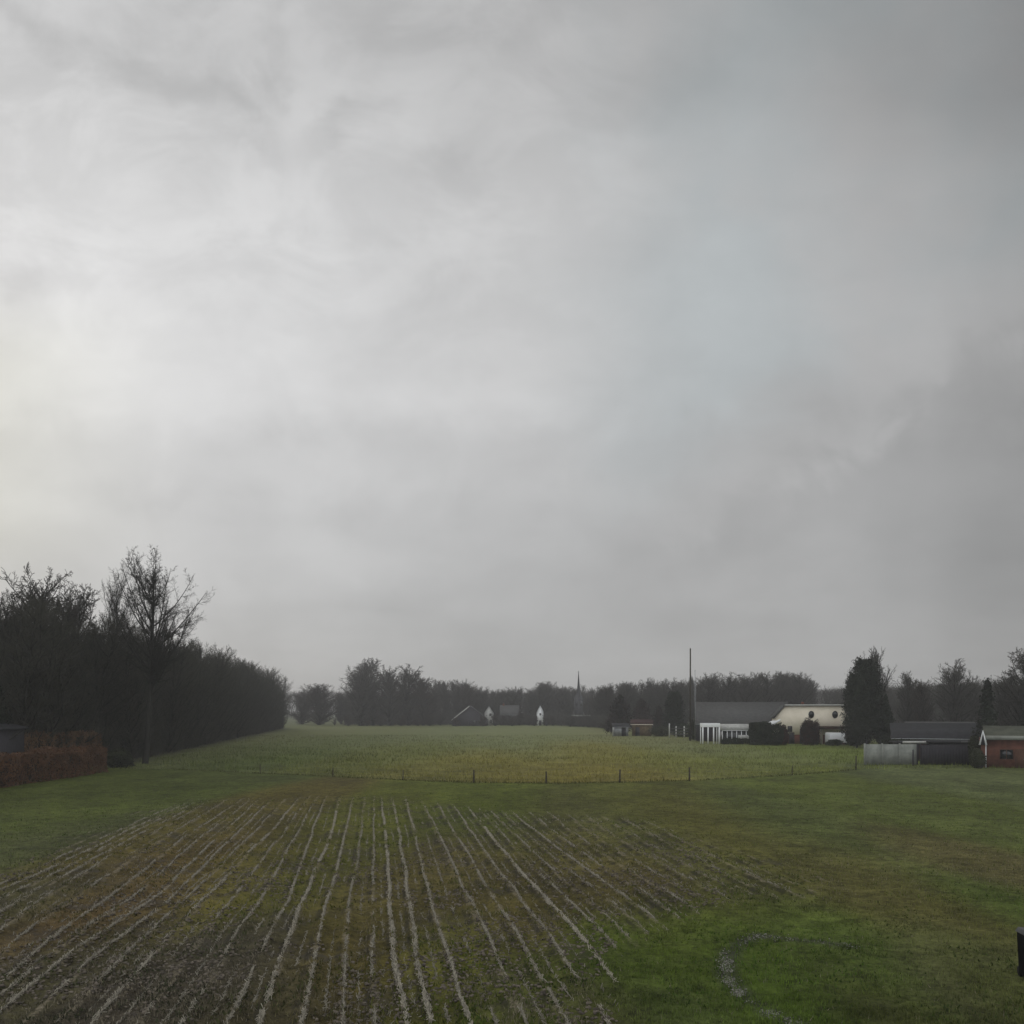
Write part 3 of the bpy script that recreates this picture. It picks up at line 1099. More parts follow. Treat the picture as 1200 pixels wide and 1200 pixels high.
protos['con'] = (conifer('conifer', 1, 12, 3.2, 620, M_needle, .26, rise=(.25, 1.0)), 12)
protos['con2'] = (conifer('conifer', 2, 10, 2.6, 300, M_needle, .8), 10)
protos['conr'] = (conifer('conifer', 3, 8, 3.2, 300, M_needle2, .5), 8)
protos['spike'] = (conifer('narrow_conifer', 4, 6, .75, 130, M_needle, .9, .10), 6)
used = set()


def plant(key, x, y, h, rz=None, wide=1.0, label=None, cat='tree', group=None, name=None):
    p, nom = protos[key]
    if key not in used:
        o_ = p
        used.add(key)
    else:
        o_ = copy_tree(p)
    o_.location = (x, y, 0)
    s = h / nom
    wide *= 1.5 if key.startswith('oak') else 1.3 if key == 'pop' else 1.45 if key == 'tall' else 1.0
    o_.scale = (s * wide, s * wide, s)
    o_.rotation_euler = (0, 0, rz if rz is not None else random.uniform(0, 6.28))
    for k_ in ('label', 'category', 'group'):
        if k_ in o_:
            del o_[k_]
    if name:
        o_.name = name
    return tag(o_, label, cat, group)


# --- the dark wood on the left


def edge_x(y):
    """the wood's edge runs slightly away from the field"""
    return -(46.5 + np.maximum(0, y - 100) * .172)


lanes = [(0, 72), (4.5, 78), (9.5, 86), (15, 96), (22, 110)]
cnt = 0
for li, (off, y0) in enumerate(lanes):
    y = y0 + random.uniform(0, 2)
    yend = 290 - li * 2
    while y < yend:
        x = float(edge_x(y)) - off + random.uniform(-1.2, 1.2)
        hgt = float(np.interp(y, [70, 135, 230, 268, 284, 292], [17.2, 17.8, 18.8, 18.5, 16.5, 13.5])) * random.uniform(.94, 1.05)
        plant('wood%d' % (cnt % 4), x, y, hgt, wide=random.uniform(1.05, 1.3), label=WL, group=WG)
        cnt += 1
        y += random.uniform(3.7, 4.9) + (1.0 if li > 2 else 0) + (.5 if y > 180 else 0)
# taller tops showing above it
plant('oak0', GX(48, 100), 100, GZ(678, 100), 1.0, .56, 'bare tree whose crown peaks above the wood near the left edge')
plant('oak1', GX(98, 108), 108, GZ(695, 108), 2.2, .6, 'thin bare treetop rising over the wood left of the tall tree')
plant('tall', GX(138, 112), 112, GZ(668, 112), 2.0, .42, 'slender bare tree just left of the tall lone tree')
plant('tall', GX(170, 96), 96, GZ(644, 96), 0.6, .80, 'tallest bare tree with straight trunk and forked limbs above the wood')
plant('oak2', GX(4, 92), 92, GZ(706, 92), 3.0, .6, 'bare tree at the very left edge behind the brown hedge')

# brushwood closing the wood's edge at the bottom
def brush(name, n_, pts_fn, size, m, label, cat='undergrowth'):
    P_, L_ = pts_fn(n_)
    d = rng.normal(0, .5, (n_, 3))
    d[:, 2] = np.abs(d[:, 2]) + .7
    d /= np.linalg.norm(d, axis=1, keepdims=True)
    q_ = P_ + d * L_[:, None]
    seg = np.concatenate([P_, q_, np.full((n_, 1), size), np.full((n_, 1), size * .5)], 1)
    v, q = tubes_np(seg, 3)
    o_ = mesh_np(name, v, q, m)
    return tag(o_, label, cat, kind='stuff')


def brush_pts(n_):
    y = 66 + (294 - 66) * rng.random(n_)
    x = edge_x(y) + 2.2 - 18 * rng.random(n_) ** 1.6 - 1.5 * vnoise(y * .2, y * 0, 5)
    z = rng.random(n_) ** 1.4 * (2.6 + 2.5 * vnoise(y * .15, x * .1, 8))
    return np.stack([x, y, z], 1), rng.uniform(.5, 1.4, n_)


brush('undergrowth', 60000, brush_pts, .018, M_twigwood, 'tangled bare brushwood along the foot of the dark wood')


# --- hedges
def hedge(name, label, x0, x1, y0, y1, h, m, n_, leaf=.08, group=None, lump=.35, rz=0):
    """leafy body, closed on all sides; origin at the base centre"""
    cx, cy = (x0 + x1) / 2, (y0 + y1) / 2
    wx, wy = abs(x1 - x0) / 2, abs(y1 - y0) / 2
    areas = np.array([wy * h, wy * h, wx * h, wx * h, wx * wy * 2])
    side = rng.choice(5, n_, p=areas / areas.sum())
    a, b = rng.uniform(-1, 1, n_), rng.uniform(-1, 1, n_)
    P_ = np.zeros((n_, 3))
    N_ = np.zeros((n_, 3))
    for s_, (px, py) in enumerate(((1, 0), (-1, 0), (0, 1), (0, -1))):
        k_ = side == s_
        P_[k_] = np.stack([(px * wx if px else a[k_] * wx) * np.ones(k_.sum()), (py * wy if py else a[k_] * wy) * np.ones(k_.sum()), (b[k_] + 1) / 2 * h], 1)
        N_[k_] = (px, py, .3)
    k_ = side == 4
    P_[k_] = np.stack([a[k_] * wx, b[k_] * wy, np.full(k_.sum(), h)], 1)
    N_[k_] = (0, 0, 1)
    dn = (fbm(P_[:, 0] * .9 + P_[:, 2] * .7 + 5, P_[:, 1] * .9 + 9, 17) - .5) * 2
    P_ += N_ * (dn * lump)[:, None]
    P_[:, 2] += (fbm(P_[:, 0] * .5, P_[:, 1] * .5, 23) - .5) * lump * 1.6 * (P_[:, 2] / h)
    P_ -= N_ * (rng.random((n_, 1)) * .25)
    P_[:, 2] = np.maximum(P_[:, 2], .02)
    root = empty(name, (cx, cy, 0), rz, label, 'hedge', group)
    v, q = leaf_cloud(P_, N_, leaf)
    mesh_np('leaves', v, q, m, root)
    seg = []
    for _ in range(int(40 + 12 * (wx + wy))):
        sx, sy = random.uniform(-.8, .8) * wx, random.uniform(-.8, .8) * wy
        seg.append((sx, sy, 0, sx + random.gauss(0, .3), sy + random.gauss(0, .3), h * random.uniform(.6, .95), .05, .015))
    v, q = tubes_np(seg, 4)
    mesh_np('branches', v, q, M_bark, root)
    return root


hedge('beech_hedge', 'long clipped copper brown hedge along the left edge of the field', -41.8, -39.3, 50, 83, 2.45, M_copper, 60000, .075, lump=.5)
hedge('beech_hedge', 'lighter orange brown hedge behind the far end of the long one', -46.6, -44.6, 78, 93, 3.7, M_copper2, 22000, .075, lump=.6)
# left edge: shed behind the hedge and a fir
sh = empty('garden_shed', (GX(-26, 74), 74, 0), 0, 'dark shed with a pale roof edge above the brown hedge at left edge', 'shed')
wsh = 2.6
MB().box(-wsh, wsh, -2.5, 2.5, 0, 4.35).build('wall', M_timber, sh)
MB().prism([(-wsh - .3, 4.36), (wsh + .3, 4.36), (wsh + .3, 4.5), (-wsh * .3, 5.3), (-wsh - .3, 5.3)], -2.8, 2.8).build('roof', M_darkroof, sh)
MB().box(-wsh - .3, wsh + .35, -2.95, -2.81, 4.4, 4.62).build('fascia', M_offwhite, sh)
plant('con2', GX(-6, 76), 76, GZ(785, 76), 0, .9, 'dark fir rising behind the shed at the left edge')

# --- far trees
FARG = 'trees of the far grey treeline'
FARL = 'bare grey tree in the distant treeline behind the houses and barns'


def ptree(key, x, top, Y, wide=1.0, label=None, group=None, rz=None, cat='tree', name=None):
    return plant(key, GX(x, Y), Y, GZ(top, Y), rz, wide, label, cat, group, name)


ptree('oakb', 374, 803, 360, 1.25, 'rounded bare tree standing alone between the wood and the big pair')
ptree('oak0', 354, 811, 380, 1.2, 'pale bare tree nearest the right end of the dark wood')
ptree('oak1', 437, 775, 350, .92, 'larger left hand tree of the big bare pair mid field edge')
ptree('oak2', 422, 783, 342, .8, 'smaller bare tree at the left foot of the big bare pair')
ptree('oak2', 479, 784, 352, .98, 'smaller right hand tree of the big bare pair mid field edge')
ptree('oak1', 668, 822, 352, .7, 'small bare tree left of the church tower')
ptree('oak2', 691, 818, 352, .7, 'small bare tree right of the church tower')
ptree('oak0', 456, 784, 346, .8, 'low bare tree in the gap between the big bare pair')
ptree('oakb', 496, 796, 350, .9, 'low bare tree at the right foot of the big bare pair')
for x in (408, 430, 446, 470, 490, 504):
    plant('bush', GX(x, 340), 340, random.uniform(3.5, 5), None, 1.6, 'bare shrub at the foot of the big bare pair of trees', 'shrub', 'shrubs below the big pair of trees')
plant('bush', GX(392, 352), 352, 3.1, 0, .8, 'small dark bush alone at the far edge of the meadow', 'shrub')

keys = ['oak0', 'oak1', 'oak2', 'oakb', 'pop', 'wood0', 'wood2']


def topline(x):
    return np.interp(x, [395, 506, 512, 545, 552, 620, 632, 660, 700, 740, 780, 808, 825, 870, 910, 940, 950],
                     [812, 812, 799, 799, 807, 808, 801, 803, 803, 801, 797, 795, 792, 793, 791, 793, 798])


x = 398.0
while x < 946:
    for r_ in range(2):
        Y = (385 if x < 700 else 300) + r_ * 22 + random.uniform(-8, 8)
        if 508 < x < 548 and r_ == 0:
            key = 'pop'
        else:
            key = random.choice(keys)
        xx = x + random.uniform(-4, 4)
        ptree(key, xx, topline(xx) + random.uniform(-1.5, 5), Y, random.uniform(.62, .85) * (1.5 if key in ('pop', 'wood0', 'wood2') else 1), FARL, FARG, name=None)
    x += 9.5 if x < 700 else 11
# rounded close-set copse right of the tall pole
for x, t in ((830, 792), (853, 792), (874, 791), (896, 790), (915, 789), (934, 791)):
    ptree(random.choice(['oak0', 'oak1', 'oak2']), x, t + 1, 262 + random.uniform(-8, 8), .78, 'bare rounded tree of the copse behind the long barn roof', 'copse behind the barn')
# woods on the skyline: far-off mass
def far_mass(name, label, x0, x1, Y, top_fn, n_, size):
    xs_ = rng.uniform(x0, x1, n_)
    dep = rng.uniform(0, 50, n_)
    X_ = (xs_ - 600) / F * Y
    zt = CAM_H + (HZ - top_fn(xs_)) / F * Y
    lump_ = fbm(X_ * .09, X_ * 0, 33, 4)
    zt = zt * (.84 + .28 * lump_)
    z = rng.random(n_) ** .8 * zt
    P_ = np.stack([X_, Y + dep, z], 1)
    d = rng.normal(0, .45, (n_, 3))
    d[:, 2] = np.abs(d[:, 2]) + .8
    d /= np.linalg.norm(d, axis=1, keepdims=True)
    q_ = P_ + d * rng.uniform(1.2, 3.2, (n_, 1))
    v, q = tubes_np(np.concatenate([P_, q_, np.full((n_, 1), size), np.full((n_, 1), size * .4)], 1), 3)
    return tag(mesh_np(name, v, q, M_twig), label, 'wood', kind='stuff')


far_mass('far_wood', 'grey far-off wood closing the horizon behind everything', 300, 1000, 560, lambda a: 812 + 0 * a, 45000, .10)
far_mass('distant_wood', 'faint bluish wood on the horizon above the cream house', 930, 1300, 800, lambda a: 809 + 0 * a, 40000, .12)
far_mass('distant_wood', 'grey wood low behind the sheds at the right', 1030, 1250, 240, lambda a: 806 + 0 * a, 40000, .05)

def hedgerow_pts(n_):
    xs_ = rng.uniform(404, 722, n_)
    Y_ = np.interp(xs_, [404, 640, 700, 722], [352, 345, 290, 235]) + rng.uniform(6, 26, n_)
    X_ = (xs_ - 600) / F * Y_
    z = rng.random(n_) ** .9 * (1.6 + 4.2 * fbm(X_ * .12, Y_ * 0, 44, 3))
    return np.stack([X_, Y_, z], 1), rng.uniform(.6, 1.6, n_)


brush('hedgerow', 45000, hedgerow_pts, .045, M_twig, 'low dark scrubby hedgerow along the far edge of the meadow', 'hedgerow')

# trees right of the cream house
ptree('con', 1014, 771, 140, .78, 'tall dense dark evergreen right of the cream house', rz=.5)
ptree('con', 1004, 788, 137, .72, 'shorter dark evergreen touching the cream house corner', rz=2.0)
ptree('pop', 1031, 759, 146, .85, 'round topped bare tree just right of the tall evergreen')
ptree('con2', 1038, 812, 138, .9, 'low dark evergreen right of the tall evergreen')
ptree('oak1', 1062, 791, 175, .62, 'bare tree between the evergreen and the wide bare tree')
ptree('oakb', 1080, 800, 170, .55, 'small dark bare tree left of the wide bare tree')
ptree('oak2', 1118, 779, 165, .70, 'wide bare tree with rounded crown behind the long low sheds')
ptree('oak0', 1140, 797, 172, .60, 'bare tree left of the narrow pointed conifer')
ptree('oak1', 1196, 766, 130, .75, 'large bare tree at the right edge above the brick house')
ptree('oak2', 1176, 792, 136, .60, 'lower bare tree right of the narrow pointed conifer')
ptree('spike', 1157, 792, 118, 1.25, 'narrow pointed conifer above the white gable at right')
ptree('con2', 1210, 800, 125, .9, 'dark evergreen cut by the right edge above the brick house')
# dark bushes among the hamlet
ptree('conr', 726, 813, 215, .85, 'dark reddish rounded evergreen left of the brown shed')
ptree('conr', 752, 818, 240, .9, 'dark reddish evergreen directly behind the brown shed')
ptree('con', 790, 810, 205, .9, 'dark evergreen clump just left of the tall pole')
ptree('conr', 772, 826, 225, .7, 'low dark evergreen between brown shed and tall pole')
for i, (x, t, Y) in enumerate(((534, 840, 330), (566, 838, 332), (580, 836, 340), (600, 840, 335), (626, 839, 338), (640, 838, 338), (668, 839, 322), (690, 838, 320), (516, 836, 352), (588, 838, 350), (609, 833, 350), (620, 838, 348), (648, 836, 345), (658, 838, 345), (696, 832, 330), (706, 836, 325), (712, 838, 250))):
    ptree('bush', x, t, Y, 1.5, 'dark bare shrub in the gardens of the far hamlet', 'hamlet garden shrubs', cat='shrub')


# ------------------------------------------------------------------ buildings
def window(parent, x, z, wd, h, y, round_=False, fr=M_stone, t=.05):
    """window in a wall facing -y whose face is at y"""
    f = MB()
    if round_:
        k_ = 16
        ring = [(x + math.cos(2 * math.pi * i / k_) * wd / 2, z + math.sin(2 * math.pi * i / k_) * h / 2) for i in range(k_)]
        f.prism(ring, y - t, y + .02)
        w_ = f.build('window', fr, parent)
        ring2 = [(x + math.cos(2 * math.pi * i / k_) * (wd / 2 - .07), z + math.sin(2 * math.pi * i / k_) * (h / 2 - .07)) for i in range(k_)]
        MB().prism(ring2, y - t - .012, y - t + .01).build('pane', M_glass, w_)
        return w_
    a, b, c_, d_ = x - wd / 2, x + wd / 2, z - h / 2, z + h / 2
    f.box(a, a + .08, y - t, y + .02, c_, d_)
    f.box(b - .08, b, y - t, y + .02, c_, d_)
    f.box(a + .08, b - .08, y - t, y + .02, c_, c_ + .08)
    f.box(a + .08, b - .08, y - t, y + .02, d_ - .08, d_)
    f.box(x - .03, x + .03, y - t + .005, y + .02, c_ + .08, d_ - .08)
    w_ = f.build('window', fr, parent)
    MB().box(a + .07, b - .07, y - t + .02, y + .01, c_ + .07, d_ - .07).build('pane', M_glass, w_)
    return w_


def door(parent, x, wd, h, y, m, z0=0):
    dd = MB().box(x - wd / 2, x + wd / 2, y - .06, y + .02, z0, z0 + h).build('door', m, parent)
    MB().tube((x + wd * .35, y - .12, z0 + h * .48), (x + wd * .35, y - .05, z0 + h * .48), .03).build('handle', M_metal, dd)
    return dd


def house(name, label, x, Y, wd, dep, he, hr, wall, roof, ridge='x', rz=0, cat='house', chimney=None, wins=(), verge=None, dr=None, group=None):
    root = empty(name, (x, Y, 0), rz, label, cat, group)
    a, b = wd / 2, dep / 2
    if ridge == 'x':
        MB().prism([(-b, 0), (b, 0), (b, he), (0, hr), (-b, he)], -a, a, 'x').build('wall', wall, root)
        ov = .35
        sl = (hr - he) / b
        t = .16
        m_ = MB()
        m_.prism([(-b - ov, he - sl * ov + .03), (0, hr + .03), (0, hr + .03 + t), (-b - ov, he - sl * ov + .03 + t)], -a - ov, a + ov, 'x')
        m_.prism([(b + ov, he - sl * ov + .03), (0.001, hr + .03), (0.001, hr + .03 + t), (b + ov, he - sl * ov + .03 + t)], -a - ov, a + ov, 'x')
        rf = m_.build('roof', roof, root)
        MB().tube((-a - ov, -b - ov - .06, he - sl * ov), (a + ov, -b - ov - .06, he - sl * ov), .07, k=8).build('gutter', verge or M_metal, root)
    else:
        MB().prism([(-a, 0), (a, 0), (a, he), (0, hr), (-a, he)], -b, b, 'y').build('wall', wall, root)
        ov = .3
        sl = (hr - he) / a
        t = .18
        m_ = MB()
        m_.prism([(-a - ov, he - sl * ov + .03), (0, hr + .03), (0, hr + .03 + t), (-a - ov, he - sl * ov + .03 + t)], -b - ov, b + ov, 'y')
        m_.prism([(a + ov, he - sl * ov + .03), (0.001, hr + .03), (0.001, hr + .03 + t), (a + ov, he - sl * ov + .03 + t)], -b - ov, b + ov, 'y')
        rf = m_.build('roof', roof, root)
        if verge:
            v_ = MB()
            v_.prism([(-a - ov, he - sl * ov - .30), (0, hr - .30), (0, hr + .2), (-a - ov, he - sl * ov + .2)], -b - ov - .08, -b - ov - .005, 'y')
            v_.build('bargeboard', verge, root)
    if chimney is not None:
        cx, hh = chimney
        c_ = MB().box(cx - .35, cx + .35, -.35, .35, he, hr + hh)
        c_.box(cx - .42, cx + .42, -.42, .42, hr + hh, hr + hh + .15)
        c_.build('chimney', M_brick, rf)
    for wx, wz, ww, wh in wins:
        window(root, wx, wz, ww, wh, -b)
    if dr is not None:
        door(root, dr, 1.0, 2.1, -b, M_timber)
    return root


# far hamlet
house('farmhouse', 'far dark gabled farmhouse with one pale sloping roof edge', GX(551, 345), 345, 13.5, 12, 2.6, 7.9, M_timber, M_darkroof, 'y', 0,
      wins=((2, 1.6, 1.0, 1.2),), verge=M_offwhite, dr=0)
house('village_house', 'small far house with pale gable right of the dark farmhouse', GX(573, 352), 356, 3.6, 9, 5.4, 8.0, M_offwhite, M_darkroof, 'y', 0,
      wins=((.8, 1.6, .8, 1.2), (0.6, 4.4, .9, 1.1)), dr=-.9)
house('village_house', 'far grey rendered house half hidden by garden shrubs', GX(597, 355), 358, 7.5, 8, 4.6, 8.2, M_stone, M_tile, 'x', 0,
      wins=((-2.6, 1.6, 1, 1.2), (2.6, 1.6, 1, 1.2), (0, 3.4, .9, .9)), chimney=(-2.5, .8), dr=.6)
house('village_house', 'tiny bright white gabled house farthest right in the hamlet', GX(633, 350), 352, 2.6, 7, 5.8, 8.2, M_white, M_darkroof, 'y', 0,
      wins=((0, 4.6, .7, .9),), dr=0)
house('village_house', 'low pale roofed house below the church spire', GX(681, 335), 335, 7.0, 8, 2.4, 4.2, M_stone, M_concrete, 'x', .1,
      wins=((-2, 1.3, 1, 1), (2, 1.3, 1, 1)), dr=0)
# church
ch = empty('church', (GX(678, 380), 380, 0), 0, 'grey village church tower with a slender dark spire over the treeline', 'church')
MB().box(-1.9, 1.9, -1.9, 1.9, 0, 12.0).build('tower', M_slate, ch)
sp_ = MB()
k8 = 8
ring = [(math.cos(2 * math.pi * (i + .5) / k8) * 2.0, math.sin(2 * math.pi * (i + .5) / k8) * 2.0) for i in range(k8)]
n0 = 0
for (z_, s_) in ((12.0, 1.0), (14.0, .45), (17.5, .26), (22.8, .07)):
    for px, py in ring:
        sp_.v.append((px * s_, py * s_, z_))
for lv_ in range(3):
    for i in range(k8):
        j = (i + 1) % k8
        sp_.q.append([lv_ * k8 + i, lv_ * k8 + j, (lv_ + 1) * k8 + j, (lv_ + 1) * k8 + i])
spo = sp_.build('spire', M_slate, ch)
MB().tube((0, 0, 22.6), (0, 0, 23.9), .10, .06).box(-.45, .45, -.05, .05, 23.2, 23.35).build('cross', M_slate, spo)
for xx in (-1.0, 1.0):
    MB().box(xx - .4, xx + .4, -1.96, -1.88, 8.2, 10.6).build('belfry_opening', M_glass, ch)
MB().prism([(-3.5, 0), (3.5, 0), (3.5, 4.5), (0, 7.5), (-3.5, 4.5)], 1.95, 16).build('nave', M_stone, ch)

# brown shed and grey shed
house('wooden_shed', 'reddish brown shed with a pale pink front edge in the meadow corner', GX(752, 205), 205, 4.6, 3.5, 2.9, 3.8, M_tan, M_redroof, 'x', R(-8), 'shed',
      dr=-1.0, verge=M_cream)
house('metal_shed', 'small blue grey shed left of the brown one', GX(727, 203), 203, 3.4, 3, 2.3, 2.9, M_metal, M_darkroof, 'x', 0, 'shed', dr=.6)

# long barn
barn = house('barn', 'long barn with a wide plain grey roof left of the cream house', GX(868, 172), 172, 17.5, 13, 3.6, 7.6, M_timber, M_tile, 'x', R(-11), 'barn',
             wins=((2.5, 1.8, 1.4, 1.1), (5.5, 1.8, 1.4, 1.1)), dr=-.5)

# cream house
hx, hY = GX(952, 154), 154
hw = 82 / F * 154 / 2
ho = empty('cream_house', (hx + 1.0, hY + 4.3, 0), R(-13), 'cream two storey house with brick ground floor and round dark windows', 'house')
b0 = -4.5
HT = GZ(827, 150)
SP_ = 1.7
MB().box(-hw, hw, b0, 4.5, 0, SP_).build('ground_floor', M_brick, ho)
MB().prism([(-hw - .05, SP_), (hw + .05, SP_), (hw + .05, HT), (-hw + 1.7, HT), (-hw - .05, HT - 2.0)], b0 - .06, 4.55).build('upper_floor', M_cream, ho)
MB().box(-hw + 1.55, hw + .3, b0 - .35, 4.8, HT + .002, HT + .22).build('roof', M_darkroof, ho)
MB().prism([(-hw - .35, HT - 2.3), (-hw + 1.54, HT + .01), (-hw + 1.54, HT + .22), (-hw - .55, HT - 2.2)], b0 - .3, 4.8).build('roof_slope', M_tile, ho)
cn = empty('canopy', (hx + 3.2, hY - 2.0, 0), R(-13), 'dark canopy roof over the parked van at the cream house', 'canopy')
MB().box(-2.6, 3.1, -2.3, 1.2, 2.75, 3.25).build('roof', M_vine, cn, .03)
for sx_ in (-2.5, 3.0):
    MB().box(sx_ - .07, sx_ + .07, -2.2, -2.06, 0, 2.748).build('post', M_timber, cn)
MB().box(-hw + 1.5, hw + .31, b0 - .43, b0 - .352, HT - .02, HT + .26).build('fascia', M_offwhite, ho)
for px in (960, 987):
    window(ho, GX(px, 150) - hx, GZ(837.5, 150), 1.0, 1.35, b0 - .06, True, M_timber)
window(ho, -3.9, 2.7, .8, 1.1, b0 - .06, False)
door(ho, -3.6, 1.0, 2.1, b0, M_timber)
ob = MB()
k8 = 14
pts_ = [(-.3, 0), (3.0, 0)] + [(1.35 + 1.65 * math.cos(math.pi * i / k8), 2.2 + 1.65 * math.sin(math.pi * i / k8)) for i in range(k8 + 1)]
ob.prism([(p[0] - 1.9, p[1]) for p in pts_], b0 - .14, b0 - .068).build('gateway', M_timber, ho)
# cream returns of plaster between openings
MB().box(1.3, 1.7, b0 - .16, b0 - .065, 0, SP_ + 1.2).build('plaster_pier', M_cream, ho)
MB().box(-hw, -hw + .9, b0 - .10, b0 - .005, .8, SP_ - .003).build('plaster_pier', M_cream, ho)
# sloped side wing on the right
wg = MB()
wg.prism([(hw + .06, 0), (hw + 2.3, 0), (hw + 2.3, 1.9), (hw + .5, HT - .1), (hw + .06, HT - .1)], b0 + .3, 3.5).build('side_wing', M_mossroof, ho)
vg = MB()
vg.prism([(hw + 2.35, 1.75), (hw + 2.55, 1.75), (hw + .7, HT + .02), (hw + .45, HT + .02)], b0 + .1, b0 + .297).build('bargeboard', M_offwhite, ho)
MB().box(-1.5, -1.0, -.3, .3, HT + .22, HT + .75).build('chimney', M_brick, ho)

# white porch roof between barn and house
pr = empty('lean_to', (GX(912, 156), 156.3, 0), 0, 'small lean-to with a bright white sloping roof beside the cream house', 'lean-to')
MB().prism([(-1.7, 3.15), (1.2, 4.75), (1.2, 5.0), (-1.7, 3.75)], -1.2, 1.2).build('roof', M_white, pr)
for sx in (-1.5, 1.0):
    for sy in (-1.0, 1.0):
        MB().box(sx - .06, sx + .06, sy - .06, sy + .06, 0, 3.3 + (sx + 1.5) * .5).build('post', M_timber, pr)

# creeper and shrubs in front of the cream house
def clump(name, label, x, Y, rx, ry, h, m, n_=6000, leaf=.09, cat='shrub'):
    root = empty(name, (x, Y, 0), 0, label, cat)
    P_ = rng.normal(0, 1, (n_, 3))
    P_ /= np.linalg.norm(P_, axis=1, keepdims=True)
    N_ = P_.copy()
    rad = .72 + .28 * rng.random(n_) ** .5
    lum_ = .42 + 1.15 * fbm(P_[:, 0] * 2.8 + 7 + x, P_[:, 1] * 2.8 + P_[:, 2] * 2.6 + 7, 3)
    P_ = P_ * (rad * lum_)[:, None] * np.array([rx, ry, h * .55]) + np.array([0, 0, h * .48])
    P_[:, 2] = np.maximum(P_[:, 2], .03)
    v, q = leaf_cloud(P_, N_, leaf)
    mesh_np('leaves', v, q, m, root)
    seg = [(0, 0, 0, random.gauss(0, rx * .4), random.gauss(0, ry * .4), h * .8, .05, .01) for _ in range(14)]
    v, q = tubes_np(seg, 4)
    mesh_np('branches', v, q, M_bark, root)
    return root


clump('creeper_shrub', 'dark reddish shrub covering the arched gateway of the cream house', GX(948, 149), 148.6, 1.8, 1.0, 4.6, M_vine, 9000)
clump('creeper_shrub', 'small reddish climber by the left corner of the cream house', GX(918, 149), 148.8, .9, .7, 3.2, M_vine, 5000)
clump('laurel_bush', 'dark green round bush just left of the cream house', GX(908, 148), 148, 1.7, 1.4, 3.7, M_hedge, 9000)
clump('laurel_bush', 'dark bush at the right foot of the cream house', GX(1000, 146), 146, 1.3, 1.2, 2.6, M_hedge, 7000)
clump('laurel_bush', 'low dark bush below the parked van', GX(976, 147), 146.6, 1.3, .9, 1.0, M_hedge, 5000)
hedge('evergreen_hedge', 'dark green hedge in front of the long barn', GX(880, 150), GX(901, 150), 148.6, 151.4, 3.9, M_hedge, 15000, .10)
hedge('evergreen_hedge', 'low dark hedge behind the grey palisade fence', GX(1040, 106), GX(1072, 106), 105.4, 107.4, 2.3, M_hedge, 9000, .09)

# van in the yard
van = empty('parked_van', (GX(983, 150), 149.2, 0), R(4), 'white van parked under the eaves at the right of the cream house', 'van')
bd = MB()
bd.prism([(-2.4, .45), (2.35, .45), (2.4, 1.15), (1.75, 1.45), (1.25, 2.15), (-2.3, 2.2), (-2.42, 1.9)], -.9, .9).build('body', M_white, van, .06)
MB().prism([(1.62, 1.42), (1.18, 2.02), (.45, 2.02), (.45, 1.42)], -.93, -.902).build('side_window', M_glass, van)
MB().prism([(1.78, 1.47), (1.82, 1.47), (1.33, 2.1), (1.28, 2.1)], -.8, .8).build('windscreen', M_glass, van)
for sx in (-1.5, 1.55):
    for sy in (-.92, .92):
        wh = MB().tube((sx, sy - .1, .36), (sx, sy + .1, .36), .36, k=18).build('wheel', M_rubber, van)
        MB().tube((sx, sy - .115, .36), (sx, sy + .115, .36), .19, k=14).build('rim', M_metal, wh)
for sy in (-.65, .65):
    MB().box(2.36, 2.43, sy - .15, sy + .15, .85, 1.05).build('headlight', M_metal, van)

# white pergola and glasshouse in front of the barn
pg = empty('pergola', (GX(832, 155), 155, 0), 0, 'bright white open pergola with thin posts beside the tall pole', 'pergola')
MB().box(-1.6, 1.6, -1.0, 1.0, 3.05, 3.75).build('canopy', M_white, pg, .03)
for xx in (-1.5, -.55, .45, 1.45):
    MB().box(xx - .10, xx + .10, -.98, -.80, 0, 3.047).build('post', M_white, pg)
for xx in (-1.5, 1.45):
    MB().box(xx - .08, xx + .08, .80, .96, 0, 3.047).build('post', M_white, pg)
gh = empty('greenhouse', (GX(862, 156), 156.5, 0), 0, 'greyish glasshouse with white framing between pergola and dark hedge', 'greenhouse')
fr = MB()
ghw = 2.6
for i in range(7):
    xx = -ghw + i * ghw / 3
    fr.box(xx - .05, xx + .05, -1.3, -1.2, 0, 2.35)
    fr.box(xx - .05, xx + .05, 1.2, 1.3, 0, 2.35)
fr.box(-ghw - .051, ghw + .051, -1.32, -1.18, 2.352, 2.5).box(-ghw - .051, ghw + .051, 1.18, 1.32, 2.352, 2.5)
fr.build('frame', M_white, gh)
MB().prism([(-1.36, 2.5), (1.36, 2.5), (0, 3.6)], -ghw - .1, ghw + .1, 'x').build('roof', M_offwhite, gh)
MB().box(-ghw, ghw, -1.17, 1.17, 0, 2.45).build('glass', M_glass, gh)
MB().box(-ghw + 2.8, ghw - .1, -1.45, -1.325, .7, 1.6).build('panel', M_offwhite, gh)
hedge('clipped_hedge', 'low dark hedge under the glasshouse front', GX(846, 153), GX(880, 153), 152.6, 153.4, .9, M_hedge, 5000, .08)

